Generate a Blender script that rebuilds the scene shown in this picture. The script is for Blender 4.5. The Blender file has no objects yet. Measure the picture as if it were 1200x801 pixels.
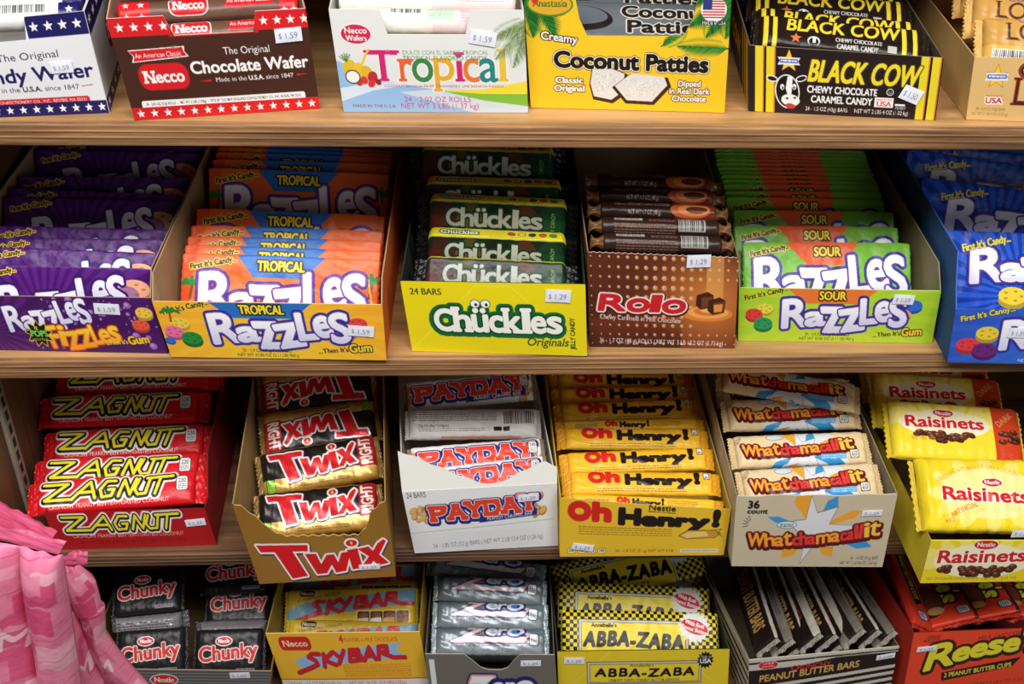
import bpy, bmesh, math, random
import numpy as np
from mathutils import Vector, Matrix

random.seed(7)
rng = np.random.default_rng(7)
SC = bpy.context.scene
COL = SC.collection

# ------------------------------------------------------------------ camera, world, lights, exposure
FOCAL = 1350.0                       # focal length in pixels of the 1200 px wide frame
PITCH, YAW, ROLL = math.radians(35), math.radians(4), 0.035
CAM = Vector((0.0, -0.88, 1.60))
FWD = Vector((math.sin(YAW) * math.cos(PITCH), math.cos(YAW) * math.cos(PITCH), -math.sin(PITCH)))
_rt = Vector((math.cos(YAW), -math.sin(YAW), 0))
_dn = FWD.cross(_rt)
RIGHT = _rt * math.cos(ROLL) - _dn * math.sin(ROLL)
DOWN = _rt * math.sin(ROLL) + _dn * math.cos(ROLL)
cam = bpy.data.cameras.new('camera')
cam.sensor_width = 36.0
cam.lens = FOCAL / 1200 * 36.0
cam.clip_start = 0.02
cam_ob = bpy.data.objects.new('camera', cam)
m3 = Matrix((RIGHT, -DOWN, -FWD)).transposed()
cam_ob.matrix_world = Matrix.Translation(CAM) @ m3.to_4x4()
COL.objects.link(cam_ob)
SC.camera = cam_ob

SC.view_settings.view_transform = 'Standard'
SC.view_settings.look = 'None'
SC.view_settings.gamma = 1.0
SC.view_settings.use_curve_mapping = False
SC.view_settings.exposure = 0.0

world = bpy.data.worlds.new('shop_ambient')
SC.world = world
world.use_nodes = True
world.node_tree.nodes['Background'].inputs[0].default_value = (1.0, 0.97, 0.94, 1)
world.node_tree.nodes['Background'].inputs[1].default_value = 0.055


def area_light(name, loc, target, sx, sy, power, color=(1, 1, 1)):
    l = bpy.data.lights.new(name, 'AREA')
    l.shape = 'RECTANGLE'
    l.size, l.size_y, l.energy, l.color = sx, sy, power, color
    o = bpy.data.objects.new(name, l)
    o.location = loc
    o.rotation_euler = (Vector(target) - Vector(loc)).to_track_quat('-Z', 'Y').to_euler()
    COL.objects.link(o)
    return o


# the shop's ceiling panels in the aisle in front of the shelves
area_light('ceiling_panel_light', (-0.1, -1.05, 2.75), (0.05, 0.0, 0.9), 2.2, 0.6, 69, (1.0, 0.985, 0.96))
area_light('aisle_fill_light', (1.6, -2.6, 1.7), (0.05, 0.0, 0.85), 1.2, 1.2, 9, (0.97, 0.985, 1.0))  # added soft front fill on the shelves, not an actual window


def ray(px, py):
    return (FWD * FOCAL + RIGHT * (px - 600.0) + DOWN * (py - 400.5)).normalized()


def on_z(px, py, z):
    d = ray(px, py)
    return CAM + d * ((z - CAM.z) / d.z)


def on_plane(px, py, p, n):
    d = ray(px, py)
    return CAM + d * ((p - CAM).dot(n) / d.dot(n))


# ------------------------------------------------------------------ materials
def _mat(name):
    m = bpy.data.materials.new(name)
    m.use_nodes = True
    return m, m.node_tree.nodes, m.node_tree.links, m.node_tree.nodes['Principled BSDF']


def lin(c):
    c = [x / 255.0 for x in c]
    return tuple((x / 12.92) if x <= 0.04045 else ((x + 0.055) / 1.055) ** 2.4 for x in c)


def print_mat(name, rough, spec=0.5, metal=0.0, bump=0.0, bscale=60.0, coat=0.0):
    """printed surface: its colour is the print held in the mesh's 'print' attribute"""
    m, N, L, B = _mat(name)
    a = N.new('ShaderNodeAttribute')
    a.attribute_name = 'print'
    L.new(a.outputs['Color'], B.inputs['Base Color'])
    B.inputs['Roughness'].default_value = rough
    B.inputs['Metallic'].default_value = metal
    B.inputs['Specular IOR Level'].default_value = spec
    B.inputs['Coat Weight'].default_value = coat
    B.inputs['Coat Roughness'].default_value = 0.12
    t = N.new('ShaderNodeTexCoord')
    n = N.new('ShaderNodeTexNoise')
    n.inputs['Scale'].default_value = bscale
    n.inputs['Detail'].default_value = 2
    L.new(t.outputs['Object'], n.inputs['Vector'])
    b = N.new('ShaderNodeBump')
    b.inputs['Strength'].default_value = bump
    b.inputs['Distance'].default_value = 0.004
    L.new(n.outputs['Fac'], b.inputs['Height'])
    L.new(b.outputs['Normal'], B.inputs['Normal'])
    return m


def plain_mat(name, rgb, rough=0.6, metal=0.0, var=0.08, nscale=35.0, bump=0.1, spec=0.4):
    m, N, L, B = _mat(name)
    t = N.new('ShaderNodeTexCoord')
    n = N.new('ShaderNodeTexNoise')
    n.inputs['Scale'].default_value = nscale
    n.inputs['Detail'].default_value = 4
    L.new(t.outputs['Object'], n.inputs['Vector'])
    r = N.new('ShaderNodeValToRGB')
    c = lin(rgb)
    r.color_ramp.elements[0].position = 0.3
    r.color_ramp.elements[1].position = 0.7
    r.color_ramp.elements[0].color = tuple(x * (1 - var) for x in c) + (1,)
    r.color_ramp.elements[1].color = tuple(min(1, x * (1 + var)) for x in c) + (1,)
    L.new(n.outputs['Fac'], r.inputs['Fac'])
    L.new(r.outputs['Color'], B.inputs['Base Color'])
    B.inputs['Roughness'].default_value = rough
    B.inputs['Metallic'].default_value = metal
    B.inputs['Specular IOR Level'].default_value = spec
    b = N.new('ShaderNodeBump')
    b.inputs['Strength'].default_value = bump
    b.inputs['Distance'].default_value = 0.003
    L.new(n.outputs['Fac'], b.inputs['Height'])
    L.new(b.outputs['Normal'], B.inputs['Normal'])
    return m


def wood_mat(name, c0, c1, c2, axis='X', scale=1.0, rough=0.5):
    m, N, L, B = _mat(name)
    t = N.new('ShaderNodeTexCoord')
    mp = N.new('ShaderNodeMapping')
    s = {'X': (1.2, 16, 40), 'Z': (16, 16, 1.2), 'Y': (16, 1.2, 16)}[axis]
    mp.inputs['Scale'].default_value = tuple(v * scale for v in s)
    L.new(t.outputs['Object'], mp.inputs['Vector'])
    n = N.new('ShaderNodeTexNoise')
    n.inputs['Scale'].default_value = 3.0
    n.inputs['Detail'].default_value = 8
    n.inputs['Roughness'].default_value = 0.65
    n.inputs['Distortion'].default_value = 0.4
    L.new(mp.outputs['Vector'], n.inputs['Vector'])
    r = N.new('ShaderNodeValToRGB')
    r.color_ramp.elements[0].position = 0.3
    r.color_ramp.elements[0].color = lin(c0) + (1,)
    r.color_ramp.elements[1].position = 0.72
    r.color_ramp.elements[1].color = lin(c2) + (1,)
    e = r.color_ramp.elements.new(0.5)
    e.color = lin(c1) + (1,)
    L.new(n.outputs['Fac'], r.inputs['Fac'])
    L.new(r.outputs['Color'], B.inputs['Base Color'])
    B.inputs['Roughness'].default_value = rough
    b = N.new('ShaderNodeBump')
    b.inputs['Strength'].default_value = 0.25
    b.inputs['Distance'].default_value = 0.002
    L.new(n.outputs['Fac'], b.inputs['Height'])
    L.new(b.outputs['Normal'], B.inputs['Normal'])
    return m


M_CARD = print_mat('printed_carton_board', 0.45, 0.4, 0, 0.04, 90)
M_FILM = print_mat('printed_glossy_film', 0.31, 0.22, 0, 0.35, 60)
M_FOIL = print_mat('printed_foil_film', 0.32, 0.5, 0.25, 0.35, 45)
M_PAPER = print_mat('printed_paper', 0.6, 0.3, 0, 0.05, 120)
_plain = {}


def board(rgb, rough=0.75, metal=0.0, bump=0.1):
    k = (rgb, rough, metal, bump)
    if k not in _plain:
        _plain[k] = plain_mat('card_board_%d' % len(_plain), rgb, rough, metal, bump=bump)
    return _plain[k]


# ------------------------------------------------------------------ object helpers
def tag(o, label=None, cat=None, group=None, kind=None):
    if label:
        o['label'] = label
    if cat:
        o['category'] = cat
    if group:
        o['group'] = group
    if kind:
        o['kind'] = kind
    return o


def empty(name, mw=None):
    o = bpy.data.objects.new(name, None)
    o.empty_display_size = 0.02
    if mw is not None:
        o.matrix_world = mw
    COL.objects.link(o)
    return o


def link(name, me, parent=None):
    o = bpy.data.objects.new(name, me)
    COL.objects.link(o)
    o.parent = parent
    return o


def mesh_np(name, V, quads, mat, colors=None, tris=None, smooth=True):
    """mesh straight from arrays; colors = per-vertex sRGB 0..1 print"""
    me = bpy.data.meshes.new(name)
    V = np.asarray(V, np.float32)
    quads = np.asarray(quads, np.int32).reshape(-1, 4)
    me.vertices.add(len(V))
    me.vertices.foreach_set('co', V.ravel())
    me.loops.add(quads.size)
    me.loops.foreach_set('vertex_index', quads.ravel())
    me.polygons.add(len(quads))
    me.polygons.foreach_set('loop_start', np.arange(0, quads.size, 4, dtype=np.int32))
    me.polygons.foreach_set('use_smooth', np.full(len(quads), smooth))
    me.update(calc_edges=True)
    if colors is not None:
        c = np.ones((len(V), 4), np.float32)
        c[:, :3] = np.clip(colors, 0, 1)
        at = me.color_attributes.new('print', 'BYTE_COLOR', 'POINT')
        at.data.foreach_set('color_srgb', c.ravel())
    if mat:
        me.materials.append(mat)
    return me


def grid_quads(nu, nv, off=0, flip=False):
    i, j = np.meshgrid(np.arange(nu - 1), np.arange(nv - 1))
    a = (j * nu + i + off).ravel()
    q = np.stack([a, a + nu, a + nu + 1, a + 1], 1)
    return q[:, ::-1] if flip else q


def poly_slab(name, polys, thick, mat, parent, bevel=0.0):
    """one mesh of flat card pieces; polys = [(list of world points, inward normal)], each given thickness along the normal"""
    bm = bmesh.new()
    for pts, n in polys:
        a = [bm.verts.new(p) for p in pts]
        b = [bm.verts.new(Vector(p) + n * thick) for p in pts]
        bm.faces.new(a)
        bm.faces.new(b[::-1])
        k = len(a)
        for i in range(k):
            bm.faces.new((a[i], b[i], b[(i + 1) % k], a[(i + 1) % k]))
    bmesh.ops.recalc_face_normals(bm, faces=bm.faces)
    me = bpy.data.meshes.new(name)
    bm.to_mesh(me)
    bm.free()
    me.materials.append(mat)
    return link(name, me, parent)


def box_bm(bm, lo, hi, bev=0.0):
    r = bmesh.ops.create_cube(bm, size=1.0)
    lo, hi = Vector(lo), Vector(hi)
    for v in r['verts']:
        v.co = Vector([(lo[k] + hi[k]) / 2 + v.co[k] * (hi[k] - lo[k]) for k in range(3)])
    if bev:
        es = list({e for v in r['verts'] for e in v.link_edges})
        bmesh.ops.bevel(bm, geom=es, offset=bev, segments=3, affect='EDGES', profile=0.5)


def bm_obj(name, bm, mat, parent=None, smooth=False):
    me = bpy.data.meshes.new(name)
    bm.to_mesh(me)
    bm.free()
    if smooth:
        for p in me.polygons:
            p.use_smooth = True
    me.materials.append(mat)
    return link(name, me, parent)


# ------------------------------------------------------------------ the shelving
Z_TOP, Z_MID, Z_LOW, Z_BASE = 1.201, 0.965, 0.713, 0.465
SHELF = {1: Z_TOP, 2: Z_MID, 3: Z_LOW, 4: Z_BASE}
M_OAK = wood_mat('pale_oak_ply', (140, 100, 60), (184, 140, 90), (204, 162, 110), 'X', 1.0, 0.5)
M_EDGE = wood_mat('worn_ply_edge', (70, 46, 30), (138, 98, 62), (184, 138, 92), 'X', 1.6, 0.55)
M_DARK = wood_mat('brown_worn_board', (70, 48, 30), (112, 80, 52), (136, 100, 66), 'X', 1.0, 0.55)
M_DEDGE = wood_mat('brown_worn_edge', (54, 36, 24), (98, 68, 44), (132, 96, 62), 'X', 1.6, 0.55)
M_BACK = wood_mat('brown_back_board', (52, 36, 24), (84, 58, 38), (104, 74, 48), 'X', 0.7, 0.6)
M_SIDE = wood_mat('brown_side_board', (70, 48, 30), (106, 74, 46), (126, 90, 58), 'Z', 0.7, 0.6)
XL, XR, DEPTH = -0.45, 1.10, 0.42

unit = empty('shelving_unit', Matrix.Translation((0, 0, 0)))
tag(unit, 'brown wooden store shelving with worn plywood boards holding all the candy cartons', 'shelves')
for z, th in ((1.437, 0.020), (Z_TOP, 0.020), (Z_MID, 0.021), (Z_LOW, 0.018), (Z_BASE, 0.018)):
    bm = bmesh.new()
    box_bm(bm, (XL, 0.004, z - th), (XR, DEPTH, z))
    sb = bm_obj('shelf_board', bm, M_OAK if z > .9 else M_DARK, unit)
    # the rounded, worn front edge showing the plies
    bm = bmesh.new()
    box_bm(bm, (XL, -0.0005, z - th - 0.0008), (XR, 0.0055, z - 0.0012), 0.0022)
    for k in (0.35, 0.62):
        box_bm(bm, (XL, -0.0011, z - th * k - 0.0012), (XR, 0.002, z - th * k + 0.0006), 0.0005)
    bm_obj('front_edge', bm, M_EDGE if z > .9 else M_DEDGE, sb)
bm = bmesh.new()
box_bm(bm, (XL, DEPTH, 0.0), (XR, DEPTH + 0.012, 1.75))
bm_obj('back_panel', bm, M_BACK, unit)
bm = bmesh.new()
box_bm(bm, (XL - 0.02, -0.004, 0.0), (XL, DEPTH + 0.012, 1.75))
bm_obj('side_panel', bm, M_SIDE, unit)
bm = bmesh.new()
box_bm(bm, (XR, -0.004, 0.0), (XR + 0.02, DEPTH + 0.012, 1.75))
bm_obj('side_panel', bm, M_SIDE, unit)
bm = bmesh.new()
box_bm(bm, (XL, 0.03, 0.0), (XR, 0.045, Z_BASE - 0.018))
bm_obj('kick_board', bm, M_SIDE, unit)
M_STRIP = plain_mat('pale_steel_strip', (158, 150, 132), 0.5, 0.2, 0.1)
M_SLOT = plain_mat('slot_shadow_black', (38, 32, 28), 0.9)
for z0, z1 in ((Z_LOW, Z_MID - 0.021), (Z_BASE, Z_LOW - 0.018)):
    bm = bmesh.new()
    box_bm(bm, (XL, 0.050, z0), (XL + 0.004, 0.068, z1), 0.0006)
    st = bm_obj('shelf_standard', bm, M_STRIP, unit)
    bm = bmesh.new()
    z = z0 + 0.012
    while z < z1 - 0.012:
        box_bm(bm, (XL + 0.0035, 0.056, z), (XL + 0.0046, 0.062, z + 0.011))
        z += 0.0175
    bm_obj('slot', bm, M_SLOT, st)
M_FLOOR = plain_mat('grey_shop_floor', (84, 78, 70), 0.5)
bm = bmesh.new()
box_bm(bm, (-2.5, -3.2, -0.05), (3.0, 0.6, 0.0))
tag(bm_obj('floor', bm, M_FLOOR), kind='structure')
M_WALL = plain_mat('shop_wall_paint', (190, 184, 172), 0.8)
bm = bmesh.new()
box_bm(bm, (-2.5, 0.45, 0.0), (3.0, 0.55, 2.9))
tag(bm_obj('wall_back', bm, M_WALL), kind='structure')

# ------------------------------------------------------------------ print engine: draws a flat print with numpy and hands it to mesh vertices
_GL = {}


def _font_mesh(body):
    c = bpy.data.curves.new('glyph', 'FONT')
    c.body = body
    c.resolution_u = 4
    o = bpy.data.objects.new('glyph', c)
    COL.objects.link(o)
    dg = bpy.context.evaluated_depsgraph_get()
    me = o.evaluated_get(dg).to_mesh()
    v = np.array([(p.co.x, p.co.y) for p in me.vertices], float).reshape(-1, 2)
    cnt = {}
    for p in me.polygons:
        for a, b in p.edge_keys:
            cnt[(a, b)] = cnt.get((a, b), 0) + 1
    e = np.array([(v[a], v[b]) for (a, b), n in cnt.items() if n == 1], float).reshape(-1, 2, 2)
    o.evaluated_get(dg).to_mesh_clear()
    bpy.data.objects.remove(o)
    bpy.data.curves.remove(c)
    return e


_hh = _font_mesh('HH')
_CAP = _hh[:, :, 1].max()
_HHW = np.ptp(_hh[:, :, 0]) / _CAP


def glyph(ch):
    """edge soup of one letter with cap height 1, and its advance"""
    if ch not in _GL:
        if ch == ' ':
            _GL[ch] = (np.zeros((0, 2, 2)), 0.42)
        else:
            e = _font_mesh(ch) / _CAP
            adv = np.ptp(_font_mesh('H' + ch + 'H')[:, :, 0]) / _CAP - _HHW
            _GL[ch] = (e, adv)
    return _GL[ch]


def rgb(c):
    return np.array(c, np.float32) / 255.0


def dilate(m, r):
    r = float(r)
    if r < 0.5:
        return m
    R = int(math.floor(r))
    h, w = m.shape
    cs = np.zeros((h, w + 1), np.int32)
    np.cumsum(m, 1, out=cs[:, 1:])
    out = np.zeros_like(m)
    x = np.arange(w)
    for d in range(R + 1):
        k = int(math.floor(math.sqrt(max(0, r * r - d * d)) + 0.3))
        row = (cs[:, np.minimum(x + k + 1, w)] - cs[:, np.maximum(x - k, 0)]) > 0
        if d == 0:
            out |= row
        else:
            out[d:] |= row[:-d]
            out[:-d] |= row[d:]
    return out


class Art:
    """a flat print w x h units (one unit is about one photo pixel), y down"""

    def __init__(s, w, h, bg, k=3.8):
        s.w, s.h, s.k = w, h, k
        s.W, s.H = int(round(w * k / 2)) * 2, int(round(h * k / 2)) * 2
        s.im = np.empty((s.H, s.W, 3), np.float32)
        s.im[:] = rgb(bg)
        s.r = np.random.default_rng(int(w * 7 + h))

    # --- masks live in pixel space with an origin
    def scan(s, e, pad=0):
        e = np.asarray(e, float) * s.k
        if len(e) == 0:
            return None
        x0, y0 = np.floor(e.reshape(-1, 2).min(0)).astype(int) - pad - 1
        x1, y1 = np.ceil(e.reshape(-1, 2).max(0)).astype(int) + pad + 1
        x0, y0 = max(x0, -60), max(y0, -60)
        x1, y1 = min(x1, s.W + 60), min(y1, s.H + 60)
        if x1 <= x0 or y1 <= y0:
            return None
        H, W = y1 - y0, x1 - x0
        xa, ya, xb, yb = e[:, 0, 0] - x0, e[:, 0, 1] - y0, e[:, 1, 0] - x0, e[:, 1, 1] - y0
        sw = ya > yb
        xa, xb = np.where(sw, xb, xa), np.where(sw, xa, xb)
        ya, yb = np.where(sw, yb, ya), np.where(sw, ya, yb)
        r0 = np.clip(np.ceil(ya - 0.5), 0, H).astype(int)
        r1 = np.clip(np.ceil(yb - 0.5), 0, H).astype(int)
        n = np.maximum(r1 - r0, 0)
        idx = np.repeat(np.arange(len(e)), n)
        rows = np.arange(n.sum()) - np.repeat(np.cumsum(n) - n, n) + r0[idx]
        dy = np.where(yb - ya > 1e-9, yb - ya, 1)
        xs = xa[idx] + (rows + 0.5 - ya[idx]) * (xb - xa)[idx] / dy[idx]
        cols = np.clip(np.ceil(xs - 0.5), 0, W).astype(int)
        acc = np.zeros((H, W + 1), np.int32)
        np.add.at(acc, (rows, cols), 1)
        return (np.cumsum(acc, 1)[:, :W] % 2 == 1), x0, y0

    def put(s, mk, c, dx=0, dy=0, alpha=1.0, clip=None):
        if mk is None:
            return
        m, x0, y0 = mk
        x0, y0 = x0 + int(round(dx * s.k)), y0 + int(round(dy * s.k))
        H, W = m.shape
        a0, b0, a1, b1 = max(x0, 0), max(y0, 0), min(x0 + W, s.W), min(y0 + H, s.H)
        if a1 <= a0 or b1 <= b0:
            return
        mm = m[b0 - y0:b1 - y0, a0 - x0:a1 - x0]
        if clip is not None:
            mm = mm & clip[b0:b1, a0:a1]
        reg = s.im[b0:b1, a0:a1]
        if isinstance(c, tuple) and len(c) == 2 and not np.isscalar(c[0]):   # vertical gradient over the mask
            ys = np.where(m.any(1))[0]
            if len(ys) == 0:
                return
            t = np.clip((np.arange(H) - ys[0]) / max(1, ys[-1] - ys[0]), 0, 1)[b0 - y0:b1 - y0, None, None]
            cc = rgb(c[0]) * (1 - t) + rgb(c[1]) * t
            cc = np.broadcast_to(cc, reg.shape)[mm]
        else:
            cc = rgb(c)
        reg[mm] = reg[mm] * (1 - alpha) + cc * alpha

    def poly(s, pts, c, alpha=1.0, clip=None):
        p = np.asarray(pts, float)
        s.put(s.scan(np.stack([p, np.roll(p, -1, 0)], 1)), c, alpha=alpha, clip=clip)

    def rect(s, x0, y0, x1, y1, c, alpha=1.0):
        s.poly([(x0, y0), (x1, y0), (x1, y1), (x0, y1)], c, alpha)

    def rrect(s, x0, y0, x1, y1, r, c, rot=0, alpha=1.0):
        pts = []
        for cx, cy, a in ((x1 - r, y0 + r, -90), (x1 - r, y1 - r, 0), (x0 + r, y1 - r, 90), (x0 + r, y0 + r, 180)):
            for t in range(0, 91, 15):
                q = math.radians(a + t)
                pts.append((cx + r * math.cos(q), cy + r * math.sin(q)))
        s.poly(s.spin(pts, ((x0 + x1) / 2, (y0 + y1) / 2), rot), c, alpha)

    @staticmethod
    def spin(pts, o, deg):
        if not deg:
            return pts
        a = -math.radians(deg)
        c, n = math.cos(a), math.sin(a)
        return [(o[0] + (x - o[0]) * c - (y - o[1]) * n, o[1] + (x - o[0]) * n + (y - o[1]) * c) for x, y in pts]

    def ell(s, cx, cy, rx, ry, c, rot=0, alpha=1.0, clip=None):
        pts = [(cx + rx * math.cos(t), cy + ry * math.sin(t)) for t in np.linspace(0, 2 * math.pi, 40, endpoint=False)]
        s.poly(s.spin(pts, (cx, cy), rot), c, alpha, clip)

    def star(s, cx, cy, r, c, n=5, inner=0.42, rot=0):
        s.poly([(cx + (r if i % 2 == 0 else r * inner) * math.sin(math.pi * i / n + math.radians(rot)),
                 cy - (r if i % 2 == 0 else r * inner) * math.cos(math.pi * i / n + math.radians(rot))) for i in range(2 * n)], c)

    def glow(s, cx, cy, rx, ry, c, a=1.0, p=1.0):
        """a soft printed fade"""
        y, x = np.mgrid[0:s.H, 0:s.W]
        d = np.sqrt(((x / s.k - cx) / rx) ** 2 + ((y / s.k - cy) / ry) ** 2)
        t = (np.clip(1 - d, 0, 1) ** p * a)[..., None].astype(np.float32)
        s.im[:] = s.im * (1 - t) + rgb(c) * t

    def vgrad(s, y0, y1, c0, c1, x0=0, x1=None):
        a, b = int(max(0, y0) * s.k), int(min(s.h, y1) * s.k)
        t = np.linspace(0, 1, max(1, b - a))[:, None, None]
        s.im[a:b, int(x0 * s.k):(None if x1 is None else int(x1 * s.k))] = rgb(c0) * (1 - t) + rgb(c1) * t

    def line(s, pts, w, c, alpha=1.0, mask=False):
        """round-ended stroke through points"""
        p = np.asarray(pts, float) * s.k
        r = w * s.k / 2
        x0, y0 = np.floor(p.min(0) - r - 2).astype(int)
        x1, y1 = np.ceil(p.max(0) + r + 2).astype(int)
        yy, xx = np.mgrid[y0:y1, x0:x1]
        m = np.zeros(yy.shape, bool)
        for a, b in zip(p[:-1], p[1:]):
            d = b - a
            L = max(1e-9, d @ d)
            t = np.clip(((xx + .5 - a[0]) * d[0] + (yy + .5 - a[1]) * d[1]) / L, 0, 1)
            m |= (xx + .5 - a[0] - t * d[0]) ** 2 + (yy + .5 - a[1] - t * d[1]) ** 2 < r * r
        if mask:
            return m, x0, y0
        s.put((m, x0, y0), c, alpha=alpha)

    def union(s, masks, pad):
        masks = [m for m in masks if m is not None]
        if not masks:
            return None
        x0, y0 = min(m[1] for m in masks) - pad, min(m[2] for m in masks) - pad
        x1 = max(m[1] + m[0].shape[1] for m in masks) + pad
        y1 = max(m[2] + m[0].shape[0] for m in masks) + pad
        out = np.zeros((y1 - y0, x1 - x0), bool)
        for m, a, b in masks:
            out[b - y0:b - y0 + m.shape[0], a - x0:a - x0 + m.shape[1]] |= m
        return out, x0, y0

    def layers(s, masks, bold, outs, fill, each=None):
        """bold = letter weight; outs = [(extra width, colour, dx, dy)] from the outermost; fill colour; each = a colour per letter"""
        bold *= 0.6
        mx = max([bold] + [bold + o[0] for o in outs])
        u = s.union(masks, int(mx * s.k) + 3)
        if u is None:
            return
        for o in outs:
            s.put((dilate(u[0], (bold + o[0]) * s.k), u[1], u[2]), o[1], *(o[2:4] if len(o) > 2 else ()))
        if each:
            for m, c in zip(masks, each):
                v = s.union([m], int(bold * s.k) + 3)
                if v is not None:
                    s.put((dilate(v[0], bold * s.k), v[1], v[2]), c)
        elif fill is not None:
            s.put((dilate(u[0], bold * s.k), u[1], u[2]), fill)

    def slab(s, mk, size, thick):
        m, x0, y0 = mk
        ys = np.where(m.any(1))[0]
        p = int(size * s.k)
        t = max(1, int(thick * s.k))
        m = np.pad(m, ((0, 0), (p, p)))
        out = m.copy()
        for a, b in ((ys[0], ys[0] + t), (ys[-1] - t + 1, ys[-1] + 1)):
            row = m[a:b].any(0)
            cs = np.concatenate([[0], np.cumsum(row)])
            x = np.arange(len(row))
            out[a:b] |= (cs[np.minimum(x + p + 1, len(row))] - cs[np.maximum(x - p, 0)]) > 0
        return out, x0 - p, y0

    def logo(s, gl, bold, outs=(), fill=(0, 0, 0), each=None, warp=None, slab=None):
        """gl = [(letter or point list, x0, y0, x1, y1, rot, shear)], each letter fitted into its own box"""
        masks = []
        for g in gl:
            ch, x0, y0, x1, y1 = g[:5]
            rot = g[5] if len(g) > 5 else 0
            sh = g[6] if len(g) > 6 else 0
            if isinstance(ch, str):
                e = glyph(ch)[0].copy()
                e[:, :, 1] *= -1
            else:
                p = np.asarray(ch, float)
                e = np.stack([p, np.roll(p, -1, 0)], 1)
            lo, hi = e.reshape(-1, 2).min(0), e.reshape(-1, 2).max(0)
            e = (e - lo) / np.maximum(hi - lo, 1e-6)
            b6 = bold * 0.6
            bx0, by0, bx1, by1 = x0 + b6, y0 + b6, x1 - b6, y1 - b6
            e = e * (bx1 - bx0, by1 - by0) + (bx0, by0)
            if sh:
                e[:, :, 0] += sh * ((by0 + by1) / 2 - e[:, :, 1])
            if rot:
                e = np.array(s.spin([tuple(q) for q in e.reshape(-1, 2)], ((x0 + x1) / 2, (y0 + y1) / 2), rot)).reshape(-1, 2, 2)
            if warp:
                e = np.array([warp(*q) for q in e.reshape(-1, 2)]).reshape(-1, 2, 2)
            mk = s.scan(e)
            if slab and mk is not None and ch in slab[2]:
                mk = s.slab(mk, slab[0], slab[1])
            masks.append(mk)
        s.layers(masks, bold, outs, fill, each)

    def text(s, t, x, y, h, fill, bold=0.0, w=None, rot=0, shear=0, anchor='l', gap=0.0, outs=(), warp=None, slab=None, each=None, jit=0):
        """one line of type: baseline at y, cap height h, optional total width w"""
        pen, parts = 0.0, []
        for ch in t:
            e, adv = glyph(ch)
            parts.append((ch, e, pen))
            pen += adv + gap
        pen -= gap
        sx = h if w is None else w / max(pen, 1e-6)
        W = pen * sx
        ox = x - {'l': 0, 'c': W / 2, 'r': W}[anchor]
        masks = []
        for i, (ch, e, px) in enumerate(parts):
            if len(e) == 0:
                continue
            q = np.empty_like(e)
            q[:, :, 0] = ox + (px + e[:, :, 0]) * sx + shear * e[:, :, 1] * h
            jy = (s.r.random() - 0.5) * jit
            q[:, :, 1] = y + jy - e[:, :, 1] * h
            if rot:
                q = np.array(s.spin([tuple(k) for k in q.reshape(-1, 2)], (x, y), rot)).reshape(-1, 2, 2)
            if warp:
                q = np.array([warp(*k) for k in q.reshape(-1, 2)]).reshape(-1, 2, 2)
            mk = s.scan(q)
            if slab and mk is not None and ch in slab[2]:
                mk = s.slab(mk, slab[0], slab[1])
            masks.append(mk)
        s.layers(masks, bold, outs, fill, each)

    def micro(s, x, y, w, h, c, rows=1, gap=2.0, alpha=0.7, rot=0):
        """lines of print too small to read"""
        for r in range(rows):
            px = x
            while px < x + w:
                ww = 1.0 + s.r.random() * 4
                q = [(px, y + r * gap), (min(px + ww, x + w), y + r * gap), (min(px + ww, x + w), y + r * gap + h), (px, y + r * gap + h)]
                s.poly(s.spin(q, (x, y), rot), c, alpha)
                px += ww + 0.8

    def barcode(s, x, y, w, h, bg=(235, 235, 235)):
        s.rect(x, y, x + w, y + h, bg)
        px = x + 1
        while px < x + w - 1:
            ww = 0.4 + s.r.random() * 1.0
            s.rect(px, y + 0.8, min(px + ww, x + w - 0.6), y + h - 0.8, (30, 30, 30))
            px += ww + 0.4 + s.r.random() * 0.9

    def rays(s, cx, cy, n, r, c, a0=0, frac=0.5, alpha=1.0):
        for i in range(n):
            t0 = 2 * math.pi * i / n + a0
            t1 = t0 + 2 * math.pi / n * frac
            s.poly([(cx, cy), (cx + r * math.cos(t0), cy + r * math.sin(t0)), (cx + r * math.cos(t1), cy + r * math.sin(t1))], c, alpha)

    def out(s):
        """final print at half resolution, rows from the top"""
        a = s.im
        return (a[0::2, 0::2] + a[1::2, 0::2] + a[0::2, 1::2] + a[1::2, 1::2]) / 4


ARTS = {}
_ART_CACHE = {}


def art(f):
    ARTS[f.__name__] = f
    return f


def get_art(name):
    if name not in _ART_CACHE:
        _ART_CACHE[name] = ARTS[name]().out()
    return _ART_CACHE[name]

# ------------------------------------------------------------------ prints: shared marks
WHITE, INK = (244, 243, 240), (28, 22, 22)


def bouncy(c, x0, y0, x1, y1, bold=None, o1=(86, 48, 140), o2=(30, 48, 160), fill=((255, 255, 255), (214, 214, 240)), rot=0, ow=None):
    W, H = x1 - x0, y1 - y0
    L = [('R', 0, .06, .21, .84, 6, .1), ('a', .185, .40, .35, .80, 4), ('z', .32, .27, .50, .98, 0, -.2), ('z', .465, .30, .655, .93, 8, -.1),
         ('L', .625, .02, .765, .72, 6, .05), ('e', .745, .10, .875, .66, 8), ('S', .86, .02, 1.0, .80, 4)]
    g = [(a, x0 + W * p, y0 + H * q, x0 + W * r, y0 + H * t, *k) for a, p, q, r, t, *k in L]
    b = bold or W * .0105
    ow = ow or W * .0105
    wp = None
    if rot:
        o = ((x0 + x1) / 2, (y0 + y1) / 2)
        wp = lambda x, y: c.spin([(x, y)], o, rot)[0]
    c.logo(g, b, [(ow * 2.3, o2)], o2, warp=wp)
    for q in g:                                  # each letter overlaps the one before it
        c.logo([q], b, [(ow * 1.5, o1), (ow * .5, (226, 226, 244))], fill, warp=wp)


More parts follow.
